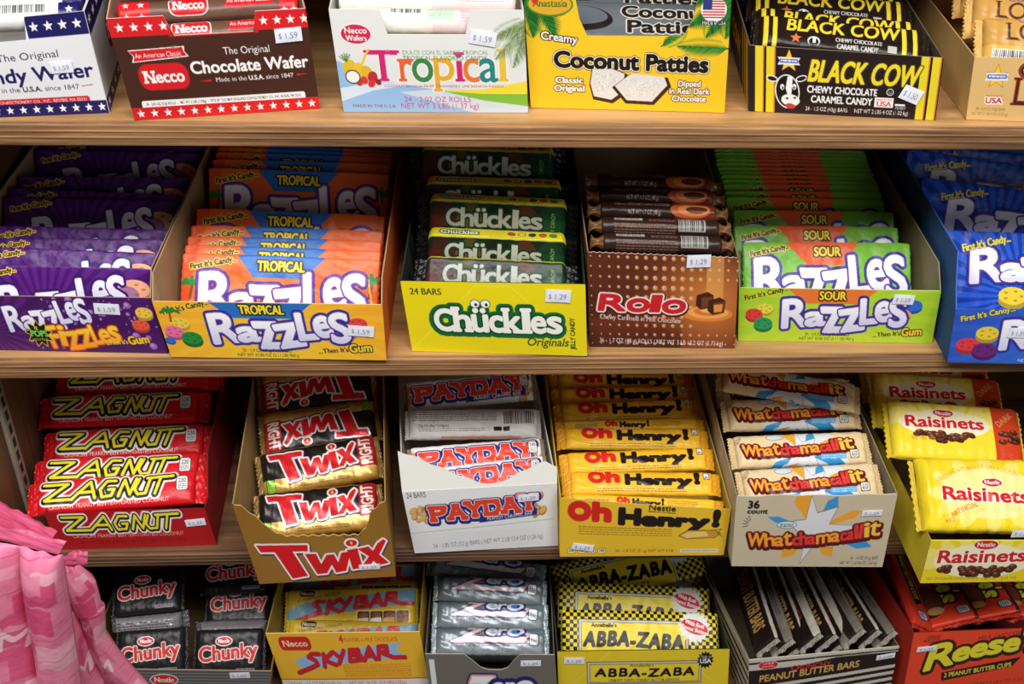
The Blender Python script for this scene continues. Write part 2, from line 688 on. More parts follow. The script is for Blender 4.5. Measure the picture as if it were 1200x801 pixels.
def disc(c, x, y, r, col):
    d = tuple(int(v * .75) for v in col)
    c.ell(x, y + r * .3, r, r * .62, d)
    c.ell(x, y, r, r * .6, col)
    for i in range(5):
        c.ell(x + r * .6 * math.cos(i * 1.26), y + r * .32 * math.sin(i * 1.26), r * .14, r * .08, d)


def palm(c, x, y, ln, ang, col=(40, 120, 50), n=14, leaf=0.35, w=1.0):
    a = math.radians(ang)
    dx, dy = math.cos(a), -math.sin(a)
    c.line([(x, y), (x + dx * ln, y + dy * ln)], w, tuple(int(v * .7) for v in col))
    for i in range(n):
        t = (i + 1) / n
        bx, by = x + dx * ln * t, y + dy * ln * t
        L = ln * leaf * math.sin(math.pi * min(1, .25 + .75 * t)) + ln * .04
        for s in (-1, 1):
            q = a + s * .75
            k = .75 + .5 * c.r.random()
            cc = tuple(int(v * k) for v in col)
            c.poly([(bx - dx * w * .8, by - dy * w * .8), (bx + dx * w * .8, by + dy * w * .8), (bx + math.cos(q) * L * .6 - dy * w * .9, by - math.sin(q) * L * .6 + dx * w * .9), (bx + math.cos(q) * L, by - math.sin(q) * L)], cc)


def little_palm(c, x, y, h):
    c.line([(x, y), (x + h * .08, y - h * .5)], h * .1, (120, 80, 40))
    for a in (10, 50, 95, 140, 175):
        q = math.radians(a)
        c.line([(x + h * .08, y - h * .5), (x + h * .08 + h * .3 * math.cos(q), y - h * .5 - h * .22 * math.sin(q)), (x + h * .08 + h * .48 * math.cos(q), y - h * .42 - h * .1 * math.sin(q))], h * .13, (40, 130, 50))


def script_plate(c, x0, y0, x1, y1, col=(205, 30, 40), t='Necco', ring=WHITE, ink=WHITE):
    h = y1 - y0
    c.rrect(x0 - 1, y0 - 1, x1 + 1, y1 + 1, h * .42, ring)
    c.rrect(x0, y0, x1, y1, h * .4, col)
    c.text(t, (x0 + x1) / 2, y1 - h * .28, h * .46, ink, bold=h * .035, w=(x1 - x0) * .84, anchor='c', slab=(h * .05, h * .07, 'N'))


def sun_word(c, x, y, w, h, word, fill=(250, 222, 50), ink=(40, 25, 20)):
    c.text(word, x, y, h, fill, bold=h * .09, w=w, anchor='c', outs=[(h * .16, ink)])


def emblem(c, cx, cy, r):
    c.star(cx, cy, r * 1.08, (150, 50, 30))
    c.star(cx, cy, r, (246, 200, 40))
    c.poly([(cx - r, cy - r * .3), (cx + r, cy - r * .32), (cx + r * .8, cy), (cx + r, cy + r * .3), (cx - r, cy + r * .34), (cx - r * .8, cy)], (235, 235, 240))
    c.poly([(cx - r * .8, cy - r * .18), (cx + r * .8, cy - r * .2), (cx + r * .8, cy + r * .16), (cx - r * .8, cy + r * .18)], (70, 95, 180))
    c.micro(cx - r * .7, cy - r * .1, r * 1.4, r * .16, WHITE, 1, 1, .9)


def made_usa(c, x0, y0, x1, y1):
    c.rect(x0, y0, x1, y1, WHITE)
    c.text('MADE IN THE', (x0 + x1) / 2, y0 + (y1 - y0) * .33, (y1 - y0) * .22, (190, 50, 50), w=(x1 - x0) * .85, anchor='c')
    c.text('USA', (x0 + x1) / 2, y1 - (y1 - y0) * .12, (y1 - y0) * .48, (200, 40, 45), bold=.4, w=(x1 - x0) * .8, anchor='c', slab=(.5, .6, 'UA'))


def plate220(c, x, y, w, h, n='220', ink=(20, 20, 30), bg=(238, 236, 232)):
    c.rrect(x - .8, y - .8, x + w + .8, y + h + .8, w * .2, ink)
    c.rrect(x, y, x + w, y + h, w * .2, bg)
    c.text(n, x + w / 2, y + h * .45, h * .3, ink, bold=.3, w=w * .75, anchor='c')
    c.micro(x + w * .12, y + h * .55, w * .76, .8, ink, 3, h * .14)


def cuts(h, *pts):
    """skyline of a cut carton front: (u, depth) pairs -> function of u"""
    us = [p[0] for p in pts]
    ds = [p[1] for p in pts]
    return lambda u: np.interp(u, us, ds) / h


# ------------------------------------------------------------------ prints: carton fronts
@art
def f_wafer_white():
    c = Art(218, 112, (228, 228, 230))
    N = (32, 28, 92)
    c.rect(146, -1, 219, 24, N)
    c.rect(-1, -1, 146, 25, (238, 238, 240))
    for i in range(4):
        c.star(155 + 17 * i, 12, 6, WHITE)
    c.text('The Original', 176, 46, 8, (45, 40, 60), w=74, anchor='r', rot=1, bold=.15)
    c.text('Candy Wafer', 211, 70, 15.5, N, bold=1.0, w=150, anchor='r', rot=1)
    c.text('Made in the', 120, 83, 5.6, (45, 40, 60), w=46, anchor='r')
    c.text('U.S.A.', 146, 83, 5.6, (35, 30, 60), bold=.5, w=23, anchor='r')
    c.text('since 1847', 190, 83, 5.6, (45, 40, 60), w=41, anchor='r')
    c.line([(193, 80), (207, 79)], .9, (200, 60, 60))
    c.rrect(-10, 91, 199, 99, 3, (206, 40, 48))
    c.text("MF'D BY THE NEW ENGLAND CONFECTIONERY CO., INC., REVERE, MA 02151", 196, 96.6, 3.4, WHITE, w=176, anchor='r')
    c.rect(-1, 97, 219, 113, N)
    for i in range(15):
        c.star(211 - 15.6 * i, 104.5, 5.2, WHITE)
    return c


@art
def f_wafer_brown():
    c = Art(230, 117, (70, 38, 28))
    R = (214, 30, 36)
    c.rect(-1, -1, 231, 21, R)
    c.rect(66, -1, 170, 23.5, R)
    c.rect(69, -1, 166, 22, (70, 38, 28))
    for i in range(4):
        c.star(12 + 16.6 * i, 11, 5.6, WHITE)
        c.star(178 + 16 * i, 11, 5.6, WHITE)
    c.poly([(14, 36), (80, 34), (79, 40), (83, 46), (16, 50), (19, 43)], WHITE)
    c.poly([(15, 37), (78, 35), (78, 40), (81, 45), (18, 49), (20, 43)], R)
    c.text('An American Classic', 48, 45, 5.5, WHITE, w=54, anchor='c', bold=.25, rot=1)
    script_plate(c, 20, 53, 77, 82, R, 'Necco', (180, 30, 34))
    c.text('The Original', 152, 46, 8, WHITE, w=56, anchor='c', bold=.15, rot=0)
    c.text('Chocolate Wafer', 152, 66, 13.5, WHITE, bold=1.1, w=142, anchor='c', rot=0)
    c.text('Made in the', 108, 77, 5.2, WHITE, w=38)
    c.text('U.S.A.', 148, 77, 5.2, WHITE, w=19, bold=.45)
    c.text('since 1847', 169, 77, 5.2, WHITE, w=34)
    c.poly([(88, 75), (103, 73.6), (103, 76.4)], R)
    c.poly([(222, 74), (207, 73), (207, 75.6)], R)
    c.rrect(14, 94.5, 214, 104, 3, WHITE)
    c.text("24 - 2.02 OZ (57g) ROLLS  -  NET WT 3 LBS (1.37kg)  -  MF'D BY THE NEW ENGLAND CONFECTIONERY CO., INC. REVERE, MA 02151", 114, 100.2, 3.2, INK, w=190, anchor='c')
    c.rect(-1, 102, 231, 118, R)
    for i in range(14):
        c.star(10 + 16.2 * i, 109.5, 5.2, WHITE)
    return c


@art
def f_tropical_white():
    c = Art(222, 121, (226, 226, 222))
    c.poly([(-1, 58), (60, 84), (140, 97), (223, 119), (223, 122), (-1, 122)], (150, 188, 228))
    c.poly([(-1, 92), (40, 84), (88, 86), (40, 94), (-1, 108)], (214, 226, 238))
    c.poly([(70, 96), (140, 90), (223, 108), (223, 122), (160, 122)], (206, 216, 226))
    c.poly([(118, 94), (170, 92), (223, 82), (223, 100), (170, 100)], (238, 216, 60))
    c.poly([(118, 94), (170, 98), (223, 98), (223, 113), (170, 106)], (130, 186, 60))
    c.ell(27, 28, 18, 12, WHITE)
    c.ell(27, 28, 17, 11, (206, 40, 76))
    c.text('Necco', 27, 27, 6.5, WHITE, bold=.5, w=26, anchor='c')
    c.text('Wafers', 27, 35.5, 6.2, WHITE, bold=.4, w=24, anchor='c')
    pal = [(208, 36, 110), (232, 96, 50), (60, 130, 70), (226, 170, 50), (208, 36, 110), (226, 120, 50), (40, 130, 130), (228, 190, 60)]
    g = [('T', 35, 46, 72, 83), ('r', 73, 56, 88, 83), ('o', 87, 55, 112, 84), ('p', 113, 55, 137, 95), ('i', 139, 48, 147, 83),
         ('c', 147, 55, 166, 84), ('a', 166, 55, 188, 84), ('l', 190, 44, 198, 83)]
    c.logo(g, .9, [(1.3, (240, 240, 238))], each=pal, slab=(2.6, 2.6, 'Tripl'))
    c.text('DULCE CON EL SABOR TROPICAL', 78, 51, 4.6, (110, 150, 110), w=100)
    c.text('TROPICAL FLAVORED CANDY', 78, 57.5, 4.8, (70, 120, 80), w=98, bold=.1)
    c.text('COCONUT BANANA FRUIT STRAWBERRY LIME BANANA MANGO', 52, 90, 2.8, (170, 80, 90), w=142)
    for k, (x, y, r, q) in enumerate([(14, 66, 9, (222, 186, 50)), (25, 70, 9, (230, 190, 60)), (34, 72, 8, (226, 176, 50)), (40, 78, 7, (190, 46, 50)), (30, 82, 5, (214, 60, 50)), (38, 86, 5, (220, 50, 50)), (24, 84, 5, (200, 60, 40)), (46, 84, 4, (150, 40, 40))]):
        c.ell(x, y, r * .8, r, q, rot=(k * 37) % 90 - 40)
    c.ell(17, 78, 9, 8.5, (96, 62, 40))
    c.ell(17, 78, 7.6, 7, (240, 238, 230))
    c.line([(30, 62), (36, 50), (39, 46)], 2.4, (226, 190, 60))
    for a in (60, 80, 100, 120, 140):
        palm(c, 12, 60, 10, a, (90, 140, 70), 4, .3, .8)
    c.text('24 - 2.02 OZ ROLLS', 114, 108, 6.4, (196, 70, 120), w=80, anchor='c', bold=.1)
    c.text('NET WT 3 LBS (1.37 kg)', 116, 116, 6.4, (196, 70, 120), w=94, anchor='c', bold=.1)
    c.text('MADE IN THE U.S.A.', 12, 115, 3.6, (120, 70, 110), w=52)
    for ln, a in ((46, 205), (56, 228), (54, 250), (44, 272)):
        palm(c, 226, 12, ln * 1.05, a, (128, 148, 98), 22, .30, 1.4)
    return c


@art
def f_coconut():
    c = Art(240, 142, (240, 194, 34))
    c.glow(120, 80, 130, 80, (250, 208, 50), .6)
    for ln, a in ((70, 300), (56, 325), (60, 278), (40, 345)):
        palm(c, 0, -4, ln, a, (34, 110, 40), 26, .36, 2.0)
    for ln, a in ((70, 222), (66, 242), (56, 200), (60, 262)):
        palm(c, 244, -6, ln, a, (34, 112, 40), 26, .36, 2.0)
    palm(c, 160, 64, 34, 30, (48, 124, 42), 16, .34, 1.6)
    palm(c, 240, 66, 60, 178, (40, 120, 42), 20, .26, 1.8)
    c.ell(30, 18, 27, 14, (70, 130, 50))
    c.ell(30, 18, 25, 12, (222, 166, 40))
    c.text('Anastasia', 30, 21, 8, (60, 110, 40), bold=.4, w=40, anchor='c')
    c.ell(13, 14, 4, 4, (200, 60, 40))
    c.ell(220, 22, 15, 14, (240, 240, 240))
    for i in range(7):
        c.rect(207, 12 + i * 3, 233, 13.6 + i * 3, (196, 50, 56))
    c.rect(207, 11, 218, 22, (46, 60, 120))
    c.text('MADE in USA', 221, 39, 4, WHITE, w=28, anchor='c', bold=.3, outs=[(.6, INK)])
    # the carton's own window rim
    c.poly([(58, -1), (64, 34), (72, 53), (186, 52), (196, 34), (204, -1)], (200, 148, 24))
    c.text('Creamy', 17, 58, 9, WHITE, bold=.6, w=43, rot=-6, outs=[(1.2, (60, 30, 20))])
    c.text('Coconut Patties', 124, 92, 18, INK, bold=2.2, w=186, anchor='c', rot=-1, outs=[(1.9, (110, 60, 24)), (1.2, (252, 240, 200))])
    c.text('Classic', 49, 110, 7, WHITE, bold=.8, w=34, anchor='c', outs=[(.9, (110, 70, 20))])
    c.text('Original', 49, 120, 7, WHITE, bold=.8, w=37, anchor='c', outs=[(.9, (110, 70, 20))])
    for i, t in enumerate(('Dipped', 'in Real Dark', 'Chocolate')):
        c.text(t, 195, 111 + i * 9, 6.6, WHITE, bold=.7, w=(28, 49, 42)[i], anchor='c', outs=[(.9, (110, 70, 20))])
    for pts in ([(77, 92), (101, 91), (117, 97), (112, 121), (100, 130), (78, 126), (74, 110)], [(103, 112), (124, 96), (165, 100), (169, 110), (150, 131), (118, 130)]):
        p = np.array(pts, float)
        ctr = p.mean(0)
        c.poly((p - ctr) * 1.09 + ctr + (1, 2), (66, 36, 22))
        c.poly((p - ctr) * .97 + ctr, (226, 222, 214))
        for i in range(90):
            q = ctr + (c.r.random(2) - .5) * np.ptp(p, 0) * .62
            c.ell(q[0], q[1], 1, .7, (204, 198, 188) if i % 2 else (244, 242, 238))
    return c


@art
def f_cow():
    c = Art(222, 76, (34, 22, 20))
    for x in (7, 20, 197, 210):
        c.rect(x, -1, x + 9, 77, (232, 208, 40))
        c.rect(x + 9, -1, x + 10.5, 77, (210, 120, 60))
    emblem(c, 46, 15, 13)
    # cow's head
    c.ell(27, 36, 7, 3.6, (235, 235, 232), rot=-10)
    c.ell(27, 36, 5.5, 2.4, INK, rot=-10)
    c.ell(61, 34, 7, 3.6, (235, 235, 232), rot=20)
    c.ell(61, 34, 5.5, 2.4, INK, rot=20)
    c.ell(45, 50, 14.5, 20, (235, 235, 232), rot=8)
    c.ell(45, 50, 13, 18.5, (20, 16, 16), rot=8)
    c.poly([(45, 32), (51, 33), (50, 52), (46, 56), (43, 46)], (240, 240, 238))
    c.ell(39, 45, 2.4, 3.4, WHITE)
    c.ell(39.4, 46, 1.1, 1.6, INK)
    c.ell(53, 44, 2.4, 3.4, WHITE)
    c.ell(52.8, 45, 1.1, 1.6, INK)
    c.ell(49, 60, 11, 7, (236, 236, 232), rot=-6)
    c.ell(45, 58, 1.6, 1.2, INK)
    c.ell(54, 57, 1.6, 1.2, INK)
    c.ell(49, 67, 6, 3.2, (200, 60, 60), rot=-6)
    c.text('BLACK COW', 67, 36, 24, (236, 214, 40), bold=1.5, w=128, shear=.18, outs=[(1.2, (70, 50, 14))])
    c.text('CHEWY CHOCOLATE', 109, 49.5, 8, WHITE, bold=.7, w=82, anchor='c')
    c.text('CARAMEL CANDY', 109, 61, 8, WHITE, bold=.7, w=72, anchor='c')
    made_usa(c, 148, 51, 170, 63)
    c.ell(165, 44, 4.2, 4.2, WHITE)
    c.ell(165, 44, 3.4, 3.4, (34, 22, 20))
    c.text('U', 165, 46, 4, WHITE, w=3.4, anchor='c', bold=.2)
    c.rect(172, 58, 184, 60, WHITE)
    c.micro(173, 61, 12, 1.2, WHITE, 2, 2)
    c.text('24 - 1.5 OZ (43g) BARS', 67, 71, 4.6, WHITE, w=50, bold=.1)
    c.text('NET WT 2 LBS 4 OZ (1.02 kg)', 125, 71, 4.6, WHITE, w=64, bold=.1)
    return c


@art
def f_long():
    c = Art(238, 74, (222, 182, 116))
    D = (70, 34, 24)
    emblem(c, 30, 22, 14)
    c.text('USA', 30, 53, 6, (196, 50, 50), bold=.6, w=20, anchor='c', outs=[(1.4, WHITE)], slab=(.5, .7, 'UA'))
    c.micro(20, 44, 20, 1, (196, 60, 50), 1)
    c.text('24 - 1.5 OZ (43g) BARS', 10, 62, 3.6, (140, 100, 56), w=36)
    c.text('NET WT 2 LBS 4 OZ (1.02 kg)', 6, 68, 3.6, (140, 100, 56), w=44)
    c.ell(70, 14, 16, 11, D)
    c.ell(70, 14, 14.6, 9.6, (200, 70, 40))
    c.ell(70, 14, 13.6, 8.6, D)
    c.text('C', 60, 18.5, 10, WHITE, bold=.8, w=8)
    c.text('LONG BOYS', 52, 54, 31, D, bold=.6, w=170, outs=[(.9, (200, 90, 50))], slab=(3, 1.6, 'LNGBYS'))
    return c


def bouncy_front(bg, wedge, word, first=True, glow=None, names=('24 - 1.4 OZ (40 g) PACKAGES', 'NET WT 33.86 OZ (2.11 LB) 960 g'), left=None, right=None, w=256, h=64, ink=(50, 50, 30)):
    c = Art(w, h, bg)
    if glow:
        c.glow(w * .5, h * .9, w * .55, h * 1.1, glow, .8)
        c.rays(w * .5, h * .3, 40, 300, glow, .1, .4, .25)
    if wedge:
        c.poly([(60, -1), (178, -1), (154, 17), (84, 17)], wedge)
        sun_word(c, w * .465, 12.5, 50 if len(word) > 5 else 34, 9.5, word)
    for x, y, r, q in left or ():
        disc(c, x, y, r, q)
    for x, y, r, q in right or ():
        disc(c, x, y, r, q)
    bouncy(c, 56, 9, 216, 53)
    if first:
        c.text("First It's Candy...", 8, 15, 5.6, INK, bold=.45, w=56, rot=13, outs=[(.6, (235, 210, 60))])
    c.text("...Then It's", 176, 57, 5.4, INK, bold=.4, w=36, rot=4)
    c.text('Gum', 213, 55, 9, (240, 205, 60), bold=1, w=27, rot=3, outs=[(1.1, INK)])
    c.text(names[0], 116, 56, 3.6, ink, w=58, anchor='c', bold=.1)
    c.text(names[1], 116, 61.5, 3.6, ink, w=72, anchor='c', bold=.1)
    return c


@art
def f_bounce_orange():
    c = bouncy_front((244, 172, 44), (40, 110, 190), 'TROPICAL', glow=(250, 214, 60),
                     left=[(24, 24, 10, (236, 205, 70)), (14, 34, 11, (232, 110, 160)), (32, 41, 12, (40, 140, 60)), (6, 44, 6, (50, 110, 200))],
                     right=[(226, 22, 11, (226, 70, 66)), (214, 32, 10, (240, 180, 110))])
    little_palm(c, 14, 22, 22)
    return c


@art
def f_bounce_green():
    return bouncy_front((166, 208, 46), (232, 120, 50), 'SOUR', glow=(206, 224, 60),
                        left=[(34, 24, 10, (232, 214, 70)), (20, 31, 11, (224, 62, 60)), (32, 42, 12, (40, 150, 90))],
                        right=[(224, 18, 11, (50, 110, 210)), (212, 29, 10, (240, 170, 80))])


@art
def f_bounce_blue():
    c = bouncy_front((44, 84, 190), None, '', False, glow=(60, 120, 220),
                     left=[(40, 28, 13, (236, 205, 60)), (20, 42, 13, (226, 60, 70)), (40, 48, 14, (110, 40, 120))],
                     right=[(232, 20, 11, (240, 150, 60)), (224, 34, 11, (60, 150, 90))], ink=(230, 232, 244))
    c.text("First It's Candy...", 8, 15, 6.2, (240, 220, 60), bold=.6, w=60, rot=13, outs=[(.6, (20, 30, 90))])
    return c


@art
def f_bounce_purple():
    c = Art(258, 64, (72, 24, 96))
    c.rays(60, 40, 26, 300, (98, 40, 120), 0, .5, .7)
    c.rect(110, -1, 259, 65, (64, 20, 88), .6)
    for i in range(70):
        x, y = 100 + c.r.random() * 156, c.r.random() * 62
        r = .8 + c.r.random() ** 3 * 4.5
        c.ell(x, y, r, r * .9, (150, 100, 176))
        c.ell(x - r * .2, y - r * .2, r * .55, r * .5, (184, 140, 204))
    bouncy(c, 80, 5, 180, 42, o1=(80, 40, 130), o2=(46, 28, 90), rot=5)
    g = [('F', .0, .12, .15, .9, 8), ('i', .15, .1, .24, .82), ('z', .24, .3, .44, .95, 6), ('z', .42, .22, .62, .86, 8), ('L', .6, .05, .73, .75, 8), ('e', .71, .22, .86, .72, 6), ('s', .85, .1, 1, .66, 6)]
    c.logo([(a, 124 + 84 * p, 29 + 34 * q, 124 + 84 * r, 29 + 34 * t, *k) for a, p, q, r, t, *k in g], 1.4, [(2.6, (90, 30, 50)), (1.4, (220, 90, 40))], ((252, 226, 60), (244, 150, 40)))
    c.star(114, 43, 17, (236, 205, 60), 9, .62)
    c.star(114, 43, 15.5, INK, 9, .62)
    c.text('It', 112, 38, 5, (240, 220, 60), bold=.4, anchor='c')
    c.text('POPS', 114, 46, 7, (120, 210, 80), bold=.8, w=20, anchor='c')
    c.text('in Your Mouth', 114, 51, 3, (240, 220, 60), w=18, anchor='c')
    c.im = c.im[:, int(9 * c.k) * 2:]                # its left end lies beyond the shelf's side
    disc(c, 226, 17, 10, (240, 200, 70))
    disc(c, 218, 31, 10, (232, 90, 60))
    c.text("...Then It's", 171, 55, 5, (240, 210, 70), bold=.4, w=26, rot=4)
    c.text('Gum', 198, 54, 9, (245, 205, 50), bold=.9, w=25, rot=6, outs=[(.8, (60, 20, 40))])
    return c


@art
def f_chuckles():
    Y = (236, 216, 22)
    c = Art(210, 82, Y)
    G = (18, 104, 52)
    for p in ([(0, 81), (84, 4)], [(210, 81), (124, 4)], [(84, 4), (124, 4)]):
        c.line(p, .8, (246, 232, 90), .8)
    c.text('24 BARS', 9, 15, 7, (60, 66, 30), w=36, bold=.4)
    g = [('C', 0, .16, .155, .92), ('h', .15, .1, .29, .92), ('ü', .29, .12, .425, .92), ('c', .425, .34, .54, .92), ('k', .54, .1, .685, .92), ('l', .685, .1, .75, .92), ('e', .75, .34, .875, .92), ('s', .875, .34, 1, .92)]
    gl = [(a, 32 + 150 * p, 24 + 36 * q, 32 + 150 * r, 24 + 36 * t) for a, p, q, r, t in g]
    c.logo(gl, 2.2, [(5.2, G, -.4, .6), (2.0, (12, 70, 40))], (246, 244, 232), slab=(2, 2, 'hkl'))
    for x in (82, 94):
        c.ell(x, 24, 6, 5, G)
        c.ell(x, 24, 5, 4.2, WHITE)
        c.ell(x + 1, 25, 1.6, 1.8, INK)
    c.text('Originals', 138, 71, 9, (60, 90, 30), w=50, shear=.25, bold=.5)
    c.text('JELLY CANDY', 196, 74, 5.4, (50, 80, 30), w=36, rot=90, bold=.5)
    return c


@art
def f_rolo():
    c = Art(175, 110, (94, 44, 28))
    c.glow(150, 62, 110, 85, (184, 92, 42), .95, 1.2)
    c.vgrad(76, 110, (120, 52, 30), (66, 28, 22), 0, 110)
    c.glow(140, 50, 70, 62, (232, 150, 70), .7)
    c.glow(10, 40, 70, 60, (90, 40, 26), .6)
    for j in range(10):
        for i in range(17):
            x, y = 4 + i * 10.6, 6 + j * 11
            d = math.hypot(x - 95, y - 40)
            r = max(.7, 3.3 - d * .024)
            if x > 128 and 36 < y < 86:
                continue
            c.ell(x, y, r, r, (222, 160, 106), alpha=.85)
            c.ell(x - r * .25, y - r * .25, r * .5, r * .5, (238, 196, 150), alpha=.8)
    c.rect(138, 0, 158, 50, (240, 176, 96), .55)
    for k in range(4):
        c.ell(140 + k, 68 - k * 1.6, 30 - k * 6, 9 - k * 1.8, ((232, 132, 56), (244, 170, 90), (226, 120, 50), (246, 184, 110))[k])
    for x0, y0 in ((127, 46), (141, 52)):
        c.poly([(x0, y0), (x0 + 13, y0 - 4), (x0 + 20, y0), (x0 + 19, y0 + 14), (x0 + 5, y0 + 17), (x0 - 1, y0 + 12)], (70, 34, 22))
        c.poly([(x0 + 6, y0 + 3), (x0 + 19, y0 + 1), (x0 + 18, y0 + 13), (x0 + 6, y0 + 15)], (120, 62, 34))
    c.poly([(147, 57), (158, 56), (157, 65), (148, 66)], (232, 150, 70))
    g = [('R', .0, .04, .30, .9, 0, .2), ('o', .29, .2, .54, .92, 0, .2), ('l', .54, .02, .66, .9, 0, .2), ('o', .66, .22, .92, .95, 0, .2)]
    c.logo([(a, 12 + 112 * p, 46 + 24 * q, 12 + 112 * r, 46 + 24 * t, *k) for a, p, q, r, t, *k in g], 2.4, [(2.6, (60, 24, 20), .6, 1.2), (1.6, (246, 240, 232))], (206, 34, 40))
    c.text('Chewy Caramels in Milk Chocolate', 13, 76, 5.4, WHITE, w=96, bold=.3, rot=-2)
    c.text('36 - 1.7 OZ (48 g) ROLLS / NET WT 3 LB 13.2 OZ (1.73 kg)', 12, 104, 5.4, WHITE, w=148, bold=.2, rot=-1)
    return c


def zig(c, x0, y0, w, h, k=1.0, fill=(238, 222, 40), outs=None, sw=None):
    """yellow slanted capital strokes of the red bars"""
    U = [[(.00, .14), (.185, .14), (.01, .88), (.20, .88)],
         [(.215, .90), (.36, .12), (.395, .90)], [(.27, .60), (.385, .60)],
         [(.555, .16), (.485, .14), (.435, .52), (.45, .88), (.52, .86), (.545, .56), (.50, .56)],
         [(.575, .90), (.625, .14), (.665, .86), (.715, .12)],
         [(.74, .14), (.70, .62), (.725, .88), (.785, .86), (.825, .14)],
         [(.80, .14), (1.0, .10)], [(.905, .14), (.86, .90)]]
    sw = sw or h * .138
    ms = [c.line([(x0 + w * x, y0 + h * y) for x, y in s], sw, None, mask=True) for s in U]
    c.layers(ms, 0, outs or [(h * .19, (238, 234, 226), 0, h * .03), (h * .10, (22, 18, 18), 0, h * .03)], fill)


@art
def f_zagnut():
    c = Art(190, 41, (176, 22, 28))
    zig(c, 18, 3, 138, 19)
    c.text('CRUNCHY PEANUT BUTTER-TOASTED COCONUT', 24, 28, 4, (226, 180, 170), w=132)
    c.text('18 - 1.51 OZ (42 g) BARS / NET WT 1 LB 11.1 OZ (770 g)', 30, 35, 3.4, (110, 20, 20), w=126)
    return c


def twix_word(c, x0, y0, w, h, slope=0.0, fill=(216, 28, 36), mid=(244, 240, 232), out=(60, 40, 90)):
    T = [(0, 0), (.40, .10), (.39, .27), (.27, .24), (.34, .95), (.21, .98), (.13, .22), (.02, .19)]
    W = [(.36, .34), (.45, .36), (.47, .66), (.53, .42), (.59, .42), (.61, .66), (.65, .40), (.73, .38), (.66, .92), (.575, .94), (.555, .70), (.50, .93), (.42, .93)]
    I = [(.70, .34), (.785, .32), (.80, .88), (.715, .90)]
    D = [(.70 + .045 + .045 * math.cos(t), .16 + .09 * math.sin(t)) for t in np.linspace(0, 6.28, 16)]
    X = [(.785, .34), (.875, .30), (.905, .44), (.95, .24), (1.0, .14), (1.02, .20), (.95, .56), (1.02, .82), (.93, .86), (.895, .72), (.855, .88), (.79, .86), (.865, .58)]
    S = lambda P: [(x0 + w * x, y0 + h * (y + slope * (x - .5))) for x, y in P]
    ms = [c.scan(np.stack([np.array(S(P)), np.roll(np.array(S(P)), -1, 0)], 1)) for P in (T, W, I, D, X)]
    c.layers(ms, 0, [(h * .075, out, .4, .8), (h * .055, mid)], fill)
    c.ell(x0 + w * .745, y0 + h * (.16 + slope * .24), h * .035, h * .05, (240, 200, 80))


@art
def f_twix():
    c = Art(180, 92, (146, 104, 40))
    c.glow(90, 60, 120, 60, (164, 122, 52), .6)
    twix_word(c, 12, 43, 158, 43, -.18)
    c.text('Caramel', 122, 42, 5, (90, 40, 30), w=22, rot=6, bold=.3)
    return c


def pay_word(c, x0, y0, w, h, rot=4, ribbon=True, fill=(224, 66, 44)):
    g, n = [], 6
    for i, a in enumerate('PAYDAY'):
        p = i * .168
        g.append((a, x0 + w * p - (w * .01 if a in 'AY' else 0), y0 + h * .08, x0 + w * (p + .165) + (w * .01 if a in 'AY' else 0), y0 + h * .86))
    o = (x0 + w / 2, y0 + h / 2)
    wp = lambda x, y: c.spin([(x, y)], o, rot)[0]
    B = (36, 44, 130)
    if ribbon:
        P = [(x0 + w * .48, y0 + h * .78), (x0 + w * 1.0, y0 + h * .78), (x0 + w * .99, y0 + h * 1.10), (x0 + w * .44, y0 + h * 1.12)]
        c.poly(c.spin(P, o, rot), B)
    c.logo(g, h * .10, [(h * .13, B, .3, h * .05), (h * .03, (246, 236, 228))], fill, warp=wp, slab=(h * .06, h * .10, 'PAYD'))
    if ribbon:
        q = c.spin([(x0 + w * .52, y0 + h * 1.06)], o, rot)[0]
        c.text('PEANUT CARAMEL BAR', q[0], q[1], h * .15, WHITE, w=w * .43, bold=h * .012, rot=rot)


def nuts(c, x, y, r, n):
    for i in range(n):
        a = c.r.random() * 6.28
        d = r * math.sqrt(c.r.random())
        s = r * (.24 + .2 * c.r.random())
        px, py = x + d * math.cos(a), y + d * math.sin(a) * .9
        c.ell(px, py, s * 1.15, s * .85, (176, 120, 60), rot=c.r.random() * 90)
        c.ell(px - s * .1, py - s * .15, s, s * .7, (222, 176, 112), rot=c.r.random() * 90)


@art
def f_payday():
    c = Art(174, 72, (236, 236, 234))
    c.text('24 BARS', 4, 8, 6, (60, 60, 66), w=22, bold=.25, rot=1)
    nuts(c, 18, 28, 11, 12)
    nuts(c, 150, 24, 13, 12)
    nuts(c, 136, 33, 6, 4)
    pay_word(c, 26, 12, 124, 24, 4)
    c.line([(0, 48), (168, 40)], .9, (190, 190, 192))
    c.rect(-1, 49, 175, 73, (228, 228, 230), .6)
    c.text('24 - 1.85 OZ (52 g) BARS | NET WT 2 LB 12.4 OZ (1.26 kg)', 24, 67, 5, (120, 124, 136), w=132, rot=2.5)
    return c


def henry_word(c, x0, y0, w, h, red=(214, 40, 34), ink=(34, 24, 20)):
    g = [('O', 0, .02, .155, .86), ('h', .155, .0, .285, .86)]
    c.logo([(a, x0 + w * p, y0 + h * q, x0 + w * r, y0 + h * t) for a, p, q, r, t in g], h * .17, [], red)
    g = [('H', .325, .16, .475, .96), ('e', .47, .46, .585, .98), ('n', .58, .46, .70, .96), ('r', .695, .46, .785, .96), ('y', .775, .46, .925, 1.2), ('!', .935, .0, .99, .92)]
    c.logo([(a, x0 + w * p, y0 + h * q, x0 + w * r, y0 + h * t) for a, p, q, r, t in g], h * .165, [], ink)


